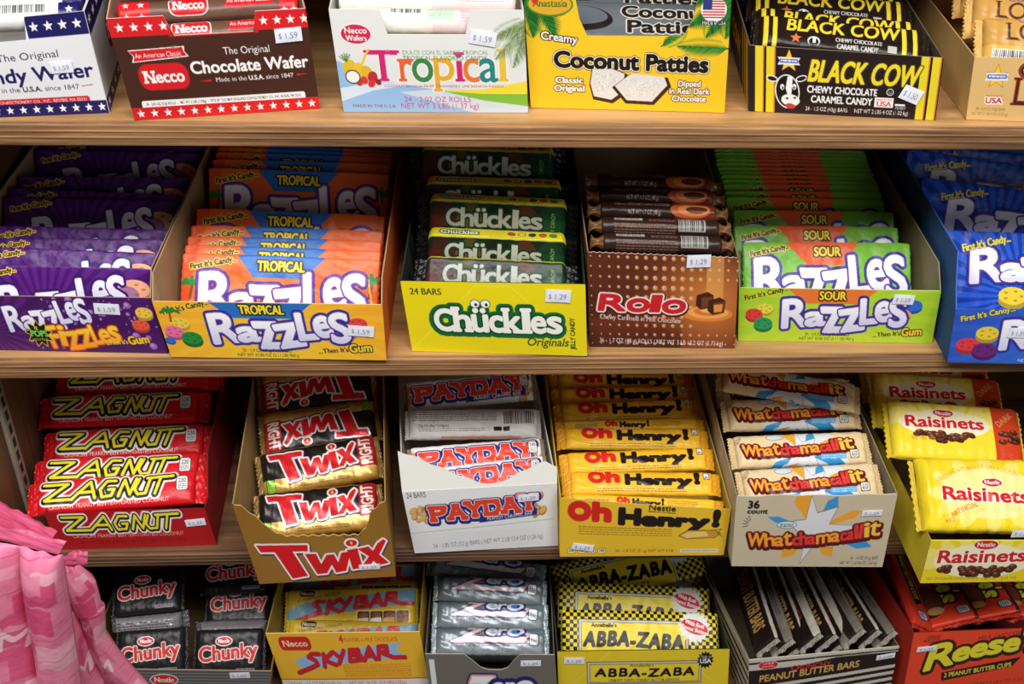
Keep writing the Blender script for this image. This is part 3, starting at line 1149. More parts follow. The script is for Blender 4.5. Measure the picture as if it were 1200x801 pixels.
@art
def f_henry():
    c = Art(198, 64, (236, 192, 48))
    henry_word(c, 9, 3, 180, 26)
    c.text('Nestle', 102, 9, 6.5, INK, bold=.5, w=32)
    c.line([(102, 10.6), (134, 11)], .6, INK)
    c.micro(22, 30, 110, 1.2, (120, 80, 20), 4, 2.6, .6)
    c.poly([(140, 38), (150, 31), (182, 30), (190, 34), (184, 40), (150, 42)], (200, 150, 60))
    c.poly([(143, 38), (151, 33), (172, 32), (176, 38), (150, 41)], (236, 205, 120))
    c.line([(140, 38), (150, 31), (182, 30), (190, 34), (184, 40), (150, 42), (140, 38)], .6, (90, 60, 20))
    c.line([(182, 30), (190, 28), (186, 34), (192, 38)], .7, (90, 60, 20))
    for i in range(4):
        c.rrect(9 + i * 12, 54, 19 + i * 12, 61, 2, (150, 120, 60), alpha=.8)
        c.rrect(9.7 + i * 12, 54.7, 18.3 + i * 12, 60.3, 1.6, (240, 226, 160))
        c.text('240', 14 + i * 12, 58.5, 3, INK, w=6, anchor='c', bold=.15)
    c.text('36 - 1.8 OZ (51 g) NET WT 4 LB', 66, 59, 3.4, (130, 90, 30), w=70)
    c.rect(144, 55, 190, 60, (226, 216, 190))
    c.micro(146, 57, 42, 1, (120, 90, 50), 1)
    return c


def what_word(c, x0, y0, w, h, rot=6, sag=.18):
    t = [('W', .00, .13, 'a'), ('h', .125, .205, 'a'), ('a', .20, .275, 'a'), ('t', .27, .335, 'a'), ('c', .335, .395, 'r'), ('h', .39, .45, 'r'), ('a', .445, .515, 'r'),
         ('m', .515, .625, 'a'), ('a', .62, .695, 'a'), ('c', .695, .745, 'r'), ('a', .745, .80, 'r'), ('l', .80, .83, 'r'), ('l', .835, .865, 'r'), ('i', .87, .915, 'y'), ('t', .91, 1.0, 'y')]
    cm = {'a': (244, 164, 52), 'r': (224, 60, 56), 'y': (246, 196, 70)}
    top = {'W': .1, 'h': .12, 't': .12, 'l': .1, 'i': .08}
    g = []
    for i, (a, p, q, k) in enumerate(t):
        y = sag * 4 * (p + q) / 2 * (1 - (p + q) / 2) - sag * .5
        tt = top.get(a, .36 if k != 'r' else .40)
        g.append((a, x0 + w * p, y0 + h * (tt + y), x0 + w * q, y0 + h * (.9 + y), (-4, 4)[i % 2]))
    o = (x0 + w / 2, y0 + h / 2)
    wp = lambda x, y: c.spin([(x, y)], o, rot)[0]
    c.logo(g, h * .055, [(h * .15, (84, 22, 22), .2, h * .06), (h * .07, (120, 26, 24))], None, each=[cm[k[3]] for k in t], warp=wp)


def burst(c, x, y, s):
    O, Bl, G = (238, 164, 50), (60, 150, 210), (226, 226, 226)
    for a, r, col, wd in ((110, 1.0, O, .22), (65, .9, Bl, .16), (-20, 1.25, Bl, .14), (-58, .8, O, .2), (205, 1.0, Bl, .13), (232, .9, O, .2), (160, .95, Bl, .1), (28, 1.0, O, .12)):
        q = math.radians(a)
        c.poly([(x, y), (x + s * r * math.cos(q - wd), y - s * r * math.sin(q - wd) * .75), (x + s * r * 1.25 * math.cos(q), y - s * r * 1.25 * math.sin(q) * .75), (x + s * r * math.cos(q + wd), y - s * r * math.sin(q + wd) * .75)], col)
    pts = []
    for i, (a, r) in enumerate(((85, .5), (98, 1.0), (125, .38), (160, .7), (190, .36), (215, .8), (245, .4), (258, 1.05), (280, .42), (315, .75), (340, .4), (5, 1.2), (25, .4), (52, .85))):
        q = math.radians(a)
        pts.append((x + s * r * math.cos(q), y - s * r * math.sin(q) * .8))
    c.poly(pts, (70, 70, 74))
    p = np.array(pts)
    c.poly((p - (x, y)) * .965 + (x, y), (222, 222, 224))


@art
def f_what():
    c = Art(186, 84, (206, 192, 164))
    for j in range(28):
        for i in range(62):
            c.rect(i * 3, j * 3, i * 3 + .8, j * 3 + .8, (190, 172, 140), .7)
    burst(c, 94, 40, 50)
    c.text('36', 14, 15, 8, INK, bold=.9, w=14)
    c.text('count', 14, 21, 5, INK, bold=.7, w=24)
    c.ell(62, 34, 12, 4.4, (70, 110, 130))
    c.ell(62, 34, 11.3, 3.8, (214, 228, 232))
    c.micro(54, 33, 16, 1, INK, 2, 2)
    what_word(c, 17, 36, 158, 21, 5)
    for a in range(5):
        q = math.radians(120 + a * 18)
        c.line([(22 + 6 * math.cos(q), 34 - 6 * math.sin(q)), (22 + 12 * math.cos(q), 34 - 12 * math.sin(q))], .6, INK)
    c.text('36 - 1.6 OZ (45 g) BARS', 178, 75, 4, (70, 60, 50), w=34, anchor='r')
    c.text('NET WT 3 LB 9.6 OZ (1.62 kg)', 178, 81, 4, (70, 60, 50), w=46, anchor='r')
    return c


def red_plate(c, cx, cy, rx, ry, t='Nestle'):
    c.ell(cx, cy, rx + 1, ry + 1, WHITE)
    c.ell(cx, cy, rx, ry, (206, 40, 44))
    c.text(t, cx, cy + ry * .42, ry * .95, WHITE, bold=ry * .07, w=rx * 1.5, anchor='c', slab=(.4, .5, 'Ntl'))


def raisins(c, x0, y0, x1, y1, n, r):
    for i in range(n):
        x, y = x0 + c.r.random() * (x1 - x0), y0 + c.r.random() * (y1 - y0)
        c.ell(x, y + .6, r * 1.25, r * .85, (44, 20, 14), rot=c.r.random() * 40 - 20)
        c.ell(x, y, r * 1.1, r * .7, (96, 50, 32), rot=c.r.random() * 40 - 20)
        c.ell(x - r * .3, y - r * .25, r * .4, r * .2, (168, 116, 86))


@art
def f_raisin():
    c = Art(156, 50, (240, 216, 40))
    for i in range(9):
        q = math.pi * i / 8
        c.ell(66 - 60 * math.cos(q), 26 - 22 * math.sin(q), 13, 7, (246, 230, 120), rot=-math.degrees(q))
    c.ell(66, 24, 56, 20, (248, 240, 200))
    red_plate(c, 66, 5, 14, 5.2)
    c.text('Raisinets', 64, 25, 14, (208, 34, 40), bold=1.3, w=104, anchor='c', rot=1, outs=[(1.0, (250, 246, 230))])
    raisins(c, 20, 30, 106, 35, 16, 4.2)
    raisins(c, 44, 34, 86, 40, 10, 4.6)
    c.poly([(126, 51), (140, -1), (157, -1), (157, 51)], (216, 70, 34))
    c.text('MILK CHOCOLATE COVERED RAISINS', 6, 46, 3, (190, 120, 40), w=60)
    c.text('NET WT 2.25 OZ', 70, 46.5, 3, (190, 120, 40), w=40)
    return c


@art
def f_chunky():
    c = Art(206, 56, (86, 84, 84))
    for i in range(16):
        c.rect(-1, i * 3.4, 207, i * 3.4 + 1.3, (132, 130, 128))
    red_plate(c, 86, 12, 15, 6)
    c.text('Chunky', 90, 44, 22, (206, 40, 44), bold=2, w=110, anchor='c', outs=[(1.4, WHITE)])
    return c


def sky_word(c, x0, y0, w, h, blue=(150, 186, 226), red=(208, 36, 42), stroke=None):
    P = [(0, .62), (.12, .40), (.50, .22), (1.0, 0.0), (.93, .24), (1.02, .50), (.52, .62), (.28, .74), (.04, 1.0), (.06, .78)]
    c.poly([(x0 + w * a, y0 + h * b) for a, b in P], blue)
    U = [[(.245, .36), (.18, .36), (.145, .46), (.20, .58), (.21, .70), (.15, .80), (.02, .98)],
         [(.285, .36), (.265, .78)], [(.36, .32), (.278, .56), (.37, .72)],
         [(.375, .30), (.42, .48)], [(.47, .26), (.40, .68)],
         [(.525, .24), (.505, .60)], [(.525, .24), (.60, .23), (.60, .36), (.525, .40), (.61, .42), (.61, .56), (.505, .60)],
         [(.635, .58), (.70, .16), (.735, .54)], [(.66, .44), (.72, .43)],
         [(.785, .14), (.765, .54)], [(.785, .14), (.855, .13), (.855, .28), (.78, .34)], [(.80, .34), (.90, .50), (1.0, .50)]]
    ms = [c.line([(x0 + w * a, y0 + h * b) for a, b in s], stroke or h * .125, None, mask=True) for s in U]
    c.layers(ms, 0, [(.6, (150, 40, 60))], red)


@art
def f_sky():
    c = Art(194, 76, (236, 184, 52))
    script_plate(c, 14, 5, 52, 18, (206, 40, 44), 'Necco', (206, 40, 44), (250, 226, 170))
    c.text('4', 90, 11, 8, (206, 50, 40), bold=.6, w=5)
    c.text('FLAVORS in MILK CHOCOLATE', 96, 10, 4.4, (206, 60, 40), w=68, bold=.2)
    sky_word(c, 24, 11, 145, 34)
    c.micro(86, 35, 88, 1.4, (220, 130, 40), 6, 2.5, .8)
    c.rect(-1, 52, 195, 77, (232, 226, 222))
    c.rect(-1, 51.4, 195, 52.4, (190, 60, 40))
    c.text('24 BARS - 1.5 OZ EACH (42.5g)', 8, 59, 4.6, (190, 110, 80), w=70, bold=.1)
    c.text('NET WT. 36 OZ. (2.4 LBS)(1.02kg)', 88, 59, 4.6, (190, 110, 80), w=76, bold=.1)
    return c


def zero_word(c, x0, y0, w, h, fill=(240, 240, 244)):
    Z = [(.24, .02), (.50, .02), (.20, .70), (.96, .70), (1.0, .62), (.94, .98), (-.02, .98), (.34, .26), (.20, .26)]
    ms = [c.scan((lambda p: np.stack([p, np.roll(p, -1, 0)], 1))(np.array([(x0 + w * a, y0 + h * b) for a, b in Z])))]
    B = (34, 38, 110)
    c.layers(ms, 0, [(h * .11, B), (h * .06, (226, 150, 140))], fill)
    g = [('e', .44, .2, .6, .62, 0, .3), ('r', .6, .2, .72, .62, 0, .3), ('o', .72, .14, .95, .64, 0, .3)]
    c.logo([(a, x0 + w * p, y0 + h * q, x0 + w * r, y0 + h * t, *k) for a, p, q, r, t, *k in g], h * .055, [(h * .13, B)], fill)
    c.ell(x0 + w * .82, y0 + h * .40, w * .04, h * .12, (50, 130, 210))


@art
def f_zero():
    c = Art(150, 66, (112, 108, 100))
    c.rect(4, 6, 10, 36, (226, 228, 230))
    zero_word(c, 28, 24, 100, 36)
    return c


def abba_word(c, x, y, w, h, rot=0):
    c.text('ABBA-ZABA', x, y, h, INK, bold=h * .13, w=w, anchor='c', shear=.14, rot=rot, jit=h * .16, gap=.12)


@art
def f_abba():
    c = Art(200, 60, (234, 204, 44))
    c.line([(10, 44), (60, 2)], .6, (244, 224, 110))
    c.line([(190, 44), (140, 2)], .6, (244, 224, 110))
    c.rect(34, 12, 168, 38, (70, 66, 50))
    c.rect(34.8, 12.8, 167.2, 37.2, (206, 204, 196))
    c.rect(37, 15, 165, 36, (70, 66, 50))
    c.rect(37.6, 15.6, 164.4, 35.4, (240, 212, 50))
    c.text("Annabelle's", 98, 18.5, 3.4, INK, bold=.3, w=28, anchor='c')
    abba_word(c, 101, 29.5, 116, 9)
    c.text('CHEWY TAFFY, PEANUT BUTTER CENTER', 101, 35, 3, INK, w=82, anchor='c')
    c.star(172, 12, 10, INK, 14, .74)
    c.text('Made in', 172, 10, 3.4, WHITE, w=12, anchor='c')
    c.text('USA', 172, 15.5, 4.6, WHITE, bold=.5, w=13, anchor='c')
    return c


@art
def f_pbbar():
    c = Art(172, 66, (206, 200, 188))
    K = (36, 26, 24)
    c.poly([(-1, 4), (173, 3), (173, 4.6), (-1, 6)], K)
    c.poly([(-1, 13), (60, 12), (100, 6), (173, 6), (173, 22), (-1, 32)], K)
    for k in range(4):
        c.poly([(-1, 36 + k * 8), (173, 26 + k * 8), (173, 30 + k * 8), (-1, 40 + k * 8)], K)
    c.ell(22, 8, 12, 5, (226, 220, 210))
    c.ell(22, 8, 11, 4.4, (206, 40, 44))
    c.text('LANCE', 22, 7.5, 2.8, WHITE, w=12, anchor='c', bold=.2)
    c.micro(15, 9, 14, 1, WHITE, 1)
    c.text('CRUNCHY', 48, 16.5, 5, (206, 50, 50), bold=.5, w=46, rot=2, shear=.1)
    c.text('PEANUT BUTTER BARS', 12, 27, 7.4, (214, 168, 92), bold=.7, w=116, rot=3.4, shear=.12)
    return c


def cup_script(c, x0, y0, w, h, rot=0, lime=(232, 220, 50), out=(60, 30, 20)):
    g = [('R', 0, .0, .23, 1.0, 0, .3), ('e', .19, .36, .33, .94, 0, .2), ('e', .325, .36, .46, .94, 0, .2), ('s', .455, .34, .58, .94, 0, .2), ('e', .575, .36, .71, .94, 0, .2), ("'", .72, .06, .76, .34, 0, .2), ('s', .76, .34, .92, 1.0, 0, .2)]
    o = (x0 + w / 2, y0 + h / 2)
    wp = lambda x, y: c.spin([(x, y - h * .18 * math.sin((x - x0) / w * 3.1))], o, rot)[0]
    c.logo([(a, x0 + w * p, y0 + h * q, x0 + w * r, y0 + h * t, *k) for a, p, q, r, t, *k in g], h * .085, [(h * .12, out, .2, .5)], lime, warp=wp)


@art
def f_cups():
    c = Art(212, 80, (236, 74, 44))
    c.text('00000', 16, 8, 4, (120, 30, 20), w=15)
    c.text('44000', 12, 12, 4, (120, 30, 20), w=19, bold=.2)
    cup_script(c, 20, 7, 146, 29, 7)
    c.poly([(40, 47), (128, 33), (120, 44), (42, 57)], (50, 26, 20))
    c.text('2 PEANUT BUTTER CUPS', 44, 53, 5, (226, 210, 70), w=76, bold=.5, rot=7)
    c.text('MILK CHOCOLATE', 74, 12, 4.4, (110, 30, 24), w=60, rot=6)
    c.text('36 - 1.5 OZ (42 g) PKGS', 14, 70, 4, (130, 36, 24), w=58, rot=4)
    c.text('NET WT 3 LB 6 OZ (1.53 kg)', 76, 66, 4, (130, 36, 24), w=70, rot=4)
    c.ell(150, 4, 18, 10, (60, 30, 20))
    c.ell(150, 2, 16, 8, (120, 70, 40))
    return c


@art
def side_star():
    c = Art(150, 112, (214, 214, 210))
    c.rect(-1, -1, 151, 26, (32, 28, 92))
    c.rect(-1, 96, 151, 113, (32, 28, 92))
    for i in range(9):
        c.star(9 + 17 * i, 13, 6, WHITE)
        c.star(9 + 17 * i, 104, 5.2, WHITE)
    c.rrect(50, 40, 104, 76, 12, (206, 36, 44))
    c.text('Necco', 77, 64, 16, WHITE, bold=1.2, w=46, anchor='c', slab=(1.2, 1.6, 'N'))
    return c


@art
def side_bars():
    c = Art(220, 76, (34, 24, 22))
    for x in (178, 190, 200, 208):
        c.rect(x, -1, x + 5, 77, (224, 198, 44))
    c.text('BLACK COW', 20, 50, 24, (224, 198, 44), bold=1.4, w=140, shear=.14)
    return c


@art
def side_stripes():
    c = Art(200, 66, (206, 200, 188))
    for k in range(6):
        c.poly([(-1, 6 + k * 10), (201, 10 + k * 10), (201, 14 + k * 10), (-1, 10 + k * 10)], (36, 26, 24))
    return c


def sticker_art(price):
    c = Art(30, 17, (232, 234, 246))
    c.text('$', 4, 12, 6, (120, 124, 140), w=3.6, bold=.1)
    c.text(price, 10, 12.4, 7, (120, 124, 142), w=15, bold=.15)
    return c


for _p in ('1.59', '1.29', '1.39', '2.99', '1.50', '1.00'):
    ARTS['price_' + _p] = (lambda p: (lambda: sticker_art(p)))(_p)

# ------------------------------------------------------------------ prints: the packs inside the cartons
@art
def r_wafer_white():          # whole turn of a wafer roll; the middle of the print faces out
    c = Art(190, 96, (232, 230, 226))
    for i in range(40):
        c.rect(i * 5, 0, i * 5 + 2.4, 96, [(236, 226, 190), (226, 214, 226), (232, 214, 206), (214, 226, 214)][i % 4], .7)
    c.rect(60, 0, 168, 96, (238, 236, 232))
    c.rect(-1, -1, 24, 97, (32, 28, 92))
    c.rect(166, -1, 191, 97, (32, 28, 92))
    for x in (8, 174):
        for j in range(6):
            c.star(x + 4, 8 + j * 16, 5, WHITE)
    c.barcode(92, 46, 60, 14)
    c.text('The Original Candy Wafer', 62, 40, 6.5, (70, 50, 90), w=96, bold=.3)
    c.micro(30, 46, 50, 1.2, (120, 110, 110), 5, 3)
    return c


@art
def r_wafer_brown():
    c = Art(220, 96, (96, 66, 54))
    c.vgrad(20, 70, (84, 52, 42), (110, 80, 66))
    R = (206, 30, 36)
    c.rect(-1, -1, 38, 97, R)
    c.rect(196, -1, 221, 97, R)
    for x in (10, 28, 202, 214):
        for j in range(7):
            c.star(x, 6 + j * 15, 4.6, WHITE)
    script_plate(c, 62, 42, 108, 66, R, 'Necco')
    c.poly([(126, 46), (190, 42), (186, 50), (190, 58), (128, 60), (132, 52)], R)
    c.text('An American Classic', 158, 54, 6, WHITE, w=52, anchor='c', bold=.3)
    c.micro(60, 30, 130, 1.2, (200, 190, 186), 3, 3)
    return c


@art
def r_tropical():
    c = Art(230, 96, (236, 228, 214))
    c.rect(120, -1, 231, 97, (232, 206, 204))
    for i, (ch, q) in enumerate(zip('Tropical', [(208, 36, 110), (232, 96, 50), (60, 130, 70), (226, 170, 50), (208, 36, 110), (226, 120, 50), (40, 130, 130), (228, 190, 60)])):
        c.text(ch, 18 + i * 6, 44, 8, q, bold=.3)
    c.barcode(66, 38, 40, 16)
    c.rect(112, 44, 150, 66, (206, 226, 206))
    c.micro(114, 46, 34, 1, (80, 140, 90), 6, 2.6)
    c.micro(156, 40, 64, 1.2, (190, 90, 110), 8, 3)
    return c


@art
def b_coconut():
    c = Art(170, 60, (78, 84, 88))
    c.glow(70, 30, 120, 40, (104, 110, 114), .7)
    c.ell(38, 26, 34, 17, (30, 24, 24), rot=-6)
    c.ell(36, 22, 31, 13, (86, 94, 100), rot=-6)
    c.text('Coconut', 80, 24, 15, INK, bold=1.6, w=84, outs=[(1.2, (196, 190, 170))])
    c.text('Patties', 84, 44, 15, INK, bold=1.6, w=78, outs=[(1.2, (196, 190, 170))])
    c.poly([(86, 48), (166, 46), (162, 55), (92, 56)], INK)
    c.text('Classic Original', 98, 54, 5, WHITE, w=54, bold=.3)
    c.text('Dipped in Real Dark Chocolate', 60, 59, 4, WHITE, w=96, bold=.2)
    return c


@art
def b_cow():
    c = Art(186, 46, (32, 22, 18))
    Y = (222, 196, 46)
    for x in (4, 14, 158, 170):
        c.rect(x, -1, x + 5, 47, Y)
    c.text('BLACK COW', 28, 24, 18, Y, bold=1.0, w=126, shear=.12)
    c.star(40, 34, 7, (200, 110, 60))
    c.ell(60, 36, 7, 6, (200, 200, 196))
    c.ell(60, 37, 5.4, 5, (16, 12, 12))
    c.poly([(59, 31), (62, 31), (62, 38), (59, 38)], WHITE)
    c.text('CHEWY CHOCOLATE', 84, 34, 5.4, (200, 196, 190), w=52, bold=.4)
    c.text('CARAMEL CANDY', 86, 42, 5.4, (200, 196, 190), w=46, bold=.4)
    c.rect(142, 33, 152, 41, (180, 176, 170))
    return c


@art
def b_long():
    c = Art(210, 58, (196, 148, 74))
    D = (78, 48, 26)
    c.text('LONG BOYS', 24, 30, 22, D, bold=.5, w=170, slab=(2.2, 1.2, 'LNGBYS'))
    c.text('COCONUT', 40, 6, 7, (120, 90, 130), bold=.6, w=70)
    c.rect(-1, 38, 211, 59, (222, 172, 84))
    c.barcode(8, 43, 50, 10)
    c.micro(66, 44, 110, 1.3, (140, 100, 60), 3, 3)
    return c


def bouncy_pouch(bg, w, h, word, wedge, rays=None, glow=None, o1=(112, 62, 150), o2=(42, 62, 176)):
    c = Art(w, h, bg)
    if rays:
        c.rays(w * .42, h * .75, 36, 400, rays, .05, .45, .8)
    if glow:
        c.glow(w * .5, h * 1.0, w * .62, h * .8, glow, .9)
    if wedge:
        c.poly([(w * .27, -1), (w * .73, -1), (w * .62, h * .27), (w * .36, h * .27)], wedge)
    return c


def bouncy_finish(c, word, y0, y1, x0=.1, x1=.96, first=True, **k):
    w, h = c.w, c.h
    bouncy(c, w * x0, y0, w * x1, y1, **k)
    if word:
        sun_word(c, w * .5, h * .185, w * (.24 if len(word) > 5 else .16), h * .115, word)
    if first:
        c.text("First It's Candy...", w * .04, h * .2, h * .068, (40, 30, 10), bold=h * .006, w=w * .24, rot=12, outs=[(h * .011, (238, 208, 80))])
    return c


@art
def p_orange():
    c = bouncy_pouch((234, 104, 42), 226, 95, 'TROPICAL', (44, 112, 196), glow=(246, 176, 56))
    c.poly([(0, 0), (16, 0), (4, 95), (0, 95)], (226, 84, 34))
    little_palm(c, 10, 52, 34)
    little_palm(c, 216, 44, 36)
    c.line([(214, 24), (219, 50)], 2.4, (226, 170, 90))
    bouncy_finish(c, 'TROPICAL', 16, 84, .09, .94, o1=(130, 60, 150))
    c.text("...Then It's Gum", 150, 90, 7, (250, 220, 80), bold=.6, w=60, outs=[(.7, INK)])
    return c


@art
def p_green():
    c = bouncy_pouch((116, 180, 52), 206, 90, 'SOUR', None, glow=(178, 214, 62))
    c.poly([(50, -1), (144, -1), (122, 28), (78, 28)], (232, 98, 50))
    bouncy_finish(c, 'SOUR', 14, 80, .06, .97)
    c.text("...Then It's Gum", 136, 86, 7, (250, 220, 80), bold=.6, w=58, outs=[(.7, INK)])
    return c


@art
def p_purple():
    c = bouncy_pouch((88, 32, 122), 228, 92, '', None, rays=(62, 20, 96))
    c.glow(0, 70, 120, 60, (140, 60, 160), .7)
    disc(c, 206, 34, 20, (228, 110, 100))
    disc(c, 204, 26, 20, (236, 168, 130))
    c.ell(196, 34, 15, 12, (110, 74, 160), alpha=.6)
    bouncy_finish(c, '', 14, 74, .17, .86, o1=(70, 30, 120), o2=(40, 26, 90), fill=((240, 238, 248), (190, 186, 222)), rot=5)
    return c


@art
def p_blue():
    c = bouncy_pouch((40, 92, 208), 250, 104, '', None, rays=(24, 52, 150))
    bouncy_finish(c, '', 16, 70, .15, .98, False, o2=(24, 40, 130))
    c.text("First It's Candy...", 28, 26, 9, (244, 224, 60), bold=.8, w=62, rot=14, outs=[(.5, (30, 50, 140))])
    for x, q in ((92, (238, 206, 60)), (128, (230, 72, 80)), (170, (88, 40, 130)), (206, (60, 160, 90))):
        disc(c, x, 76 + (x % 7), 18, q)
    return c


@art
def b_jelly():              # top edge (yellow) + front face (clear film over dark jelly) + underside + back
    c = Art(160, 112, (24, 44, 30))
    Y = (230, 214, 40)
    c.rect(-1, -1, 161, 20, Y)
    for x, q in ((96, (200, 60, 50)), (108, (226, 214, 70)), (120, (30, 60, 36)), (132, (226, 84, 40)), (144, (80, 150, 60))):
        c.ell(x, 10, 4.6, 4, (24, 50, 30))
        c.ell(x, 10, 3.8, 3.2, q)
    c.text('Chückles', 14, 14, 8, (240, 238, 226), bold=.7, w=44, outs=[(1.4, (18, 90, 50))])
    c.micro(70, 17, 60, .9, (90, 100, 30), 1)
    cols = [(90, 24, 22), (120, 92, 30), (20, 26, 22), (130, 50, 24), (24, 74, 40)]
    for i in range(5):
        c.ell(18 + i * 31, 40, 17, 20, cols[i], alpha=.8)
    c.rect(-1, 19, 161, 33, (14, 26, 20), .35)
    g = [('C', 0, .1, .155, .92), ('h', .15, .05, .29, .92), ('ü', .29, .05, .425, .92), ('c', .425, .34, .54, .92), ('k', .54, .05, .685, .92), ('l', .685, .05, .75, .92), ('e', .75, .34, .875, .92), ('s', .875, .34, 1, .92)]
    c.logo([(a, 20 + 112 * p, 23 + 22 * q, 20 + 112 * r, 23 + 22 * t) for a, p, q, r, t in g], 1.3, [(2.0, (18, 50, 34))], ((186, 188, 178), (160, 162, 152)))
    c.text('JELLY CANDY', 146, 52, 4.4, (150, 190, 120), w=26, rot=90, bold=.3)
    c.text('Originals', 100, 55, 6, (200, 70, 60), w=34, shear=.3, bold=.3)
    c.micro(20, 58, 100, 1, (150, 150, 130), 2, 2.4)
    return c


@art
def r_rolo():
    c = Art(150, 60, (44, 24, 20))
    c.rect(96, -1, 151, 61, (110, 44, 26))
    for k in range(3):
        c.ell(116 + k * 4, 30, 26 - k * 6, 10 - k * 3, ((190, 90, 44), (220, 130, 70), (90, 40, 26))[k])
    c.text('NET WT 1.7 OZ (48 g)', 36, 36, 4.6, (206, 190, 180), w=42, bold=.2)
    c.text('Chewy Caramels in Milk Chocolate', 18, 26, 3.6, (190, 160, 140), w=72)
    g = [('R', .0, .04, .30, .9), ('o', .29, .2, .54, .92), ('l', .54, .02, .66, .9), ('o', .66, .22, .92, .95)]
    c.logo([(a, 20 + 80 * p, 8 + 14 * q, 20 + 80 * r, 8 + 14 * t) for a, p, q, r, t in g], 1.4, [(1.2, (226, 210, 200))], (176, 30, 36))
    return c


@art
def r_rolo_back():
    c = Art(150, 60, (46, 28, 24))
    c.barcode(98, 20, 34, 17, (170, 164, 158))
    c.rect(16, 20, 52, 26, (160, 156, 150))
    c.text('BEST BY DATE', 18, 25, 3.4, (50, 40, 40), w=30)
    c.micro(16, 30, 78, 1.2, (160, 120, 100), 5, 3)
    c.micro(60, 22, 34, 1.2, (160, 120, 100), 2, 3)
    return c


@art
def b_zagnut():
    c = Art(174, 40, (216, 26, 34))
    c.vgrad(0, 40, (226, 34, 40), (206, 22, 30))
    zig(c, 8, 4, 142, 24)
    c.text('CRUNCHY PEANUT BUTTER-TOASTED COCONUT', 14, 35, 4.4, (246, 220, 214), w=132, bold=.12)
    plate220(c, 154, 8, 12, 16)
    return c


@art
def b_twix():
    c = Art(138, 52, (34, 26, 22))
    c.rect(-1, 36, 139, 53, (206, 160, 70))
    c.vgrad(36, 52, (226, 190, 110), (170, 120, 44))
    c.rect(-1, -1, 139, 3, (150, 110, 50))
    twix_word(c, 10, 4, 102, 36, -.12)
    c.rect(116, -1, 139, 38, (176, 28, 36))
    c.text('RIGHT', 132, 36, 13, (240, 226, 214), bold=.9, w=32, rot=90)
    c.micro(44, 44, 60, 1.2, (110, 76, 30), 2, 2.4)
    plate220(c, 5, 36, 9, 13, '250', (40, 60, 20), (150, 210, 60))
    return c


@art
def b_payday():
    c = Art(160, 40, (240, 238, 234))
    nuts(c, 6, 22, 13, 16)
    nuts(c, 150, 30, 10, 12)
    pay_word(c, 10, 5, 140, 28, 2)
    plate220(c, 144, 6, 10, 15, '240')
    return c


@art
def b_payday_back():
    c = Art(162, 42, (216, 214, 212))
    c.micro(4, 6, 106, 1.2, (70, 70, 74), 5, 2.8, .8)
    c.text('The Hershey Company', 12, 27, 4.4, (50, 50, 54), w=38, bold=.3)
    c.micro(12, 29, 90, 1.1, (90, 90, 94), 2, 2.6)
    c.barcode(118, 4, 40, 20, (222, 220, 218))
    c.rrect(106, 27, 116, 33, 1, INK)
    c.rrect(118, 27, 126, 33, 1, INK)
    c.rect(40, 39, 140, 41, (220, 90, 60), .6)
    return c


@art
def b_henry():
    c = Art(190, 31, (244, 184, 40))
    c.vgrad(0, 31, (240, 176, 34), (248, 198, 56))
    henry_word(c, 22, 0, 152, 21)
    c.micro(34, 24, 120, 1.2, (130, 90, 30), 2, 2.6)
    plate220(c, 178, 3, 7, 8, '')
    return c


@art
def b_henry_edge():
    c = Art(190, 17, (246, 190, 44))
    henry_word(c, 58, 2, 64, 11)
    c.micro(126, 5, 40, 1.1, (130, 90, 30), 3, 2.4)
    c.rect(14, 5, 50, 14, (226, 190, 100))
    c.micro(16, 7, 32, 1.1, (90, 60, 30), 3, 2.2)
    return c


@art
def b_what():
    c = Art(176, 44, (232, 206, 160))
    for j in range(15):
        for i in range(58):
            c.rect(i * 3, j * 3, i * 3 + .7, j * 3 + .7, (216, 184, 134), .6)
    c.poly([(46, 44), (78, -1), (128, -1), (150, 44)], (222, 224, 224))
    burst(c, 88, 30, 40)
    c.ell(54, 6, 12, 4.4, (60, 70, 90))
    c.ell(54, 6, 11.3, 3.8, (206, 220, 228))
    what_word(c, 7, 11, 152, 20, 2, .12)
    for a in range(5):
        q = math.radians(110 + a * 18)
        c.line([(10 + 5 * math.cos(q), 12 - 5 * math.sin(q)), (10 + 10 * math.cos(q), 12 - 10 * math.sin(q))], .6, INK)
    c.rect(112, 31, 146, 38, (90, 170, 220))
    c.micro(114, 33, 30, 1, (240, 240, 240), 2, 2.4)
    plate220(c, 152, 27, 11, 10, '230')
    return c


def raisin_pack(y):
    c = Art(150, 76, (238, 214, 52))
    for i in range(9):
        q = math.pi * i / 8
        c.ell(60 - 54 * math.cos(q), y + 6 - 20 * math.sin(q), 12, 7, (246, 230, 120), rot=-math.degrees(q))
    c.ell(60, y + 10, 52, 18, (246, 236, 196))
    red_plate(c, 60, y - 4, 12, 5)
    c.text('Raisinets', 60, y + 15, 14, (208, 34, 40), bold=1.3, w=92, anchor='c', rot=1, outs=[(1.0, (250, 246, 230))])
    raisins(c, 26, y + 21, 96, y + 25, 14, 4)
    raisins(c, 42, y + 24, 82, y + 32, 14, 4.4)
    for k in range(3):
        c.rrect(20 + k * 10, y + 28, 28 + k * 10, y + 33, 1.4, (200, 150, 40), alpha=.5)
    c.rect(116, -1, 151, 77, (204, 66, 34))
    c.text('DARK', 132, 22, 7, (226, 150, 90), bold=.5, w=24, anchor='c', rot=40)
    raisins(c, 122, 34, 146, 48, 14, 4)
    return c


@art
def g_raisin():
    return raisin_pack(20)


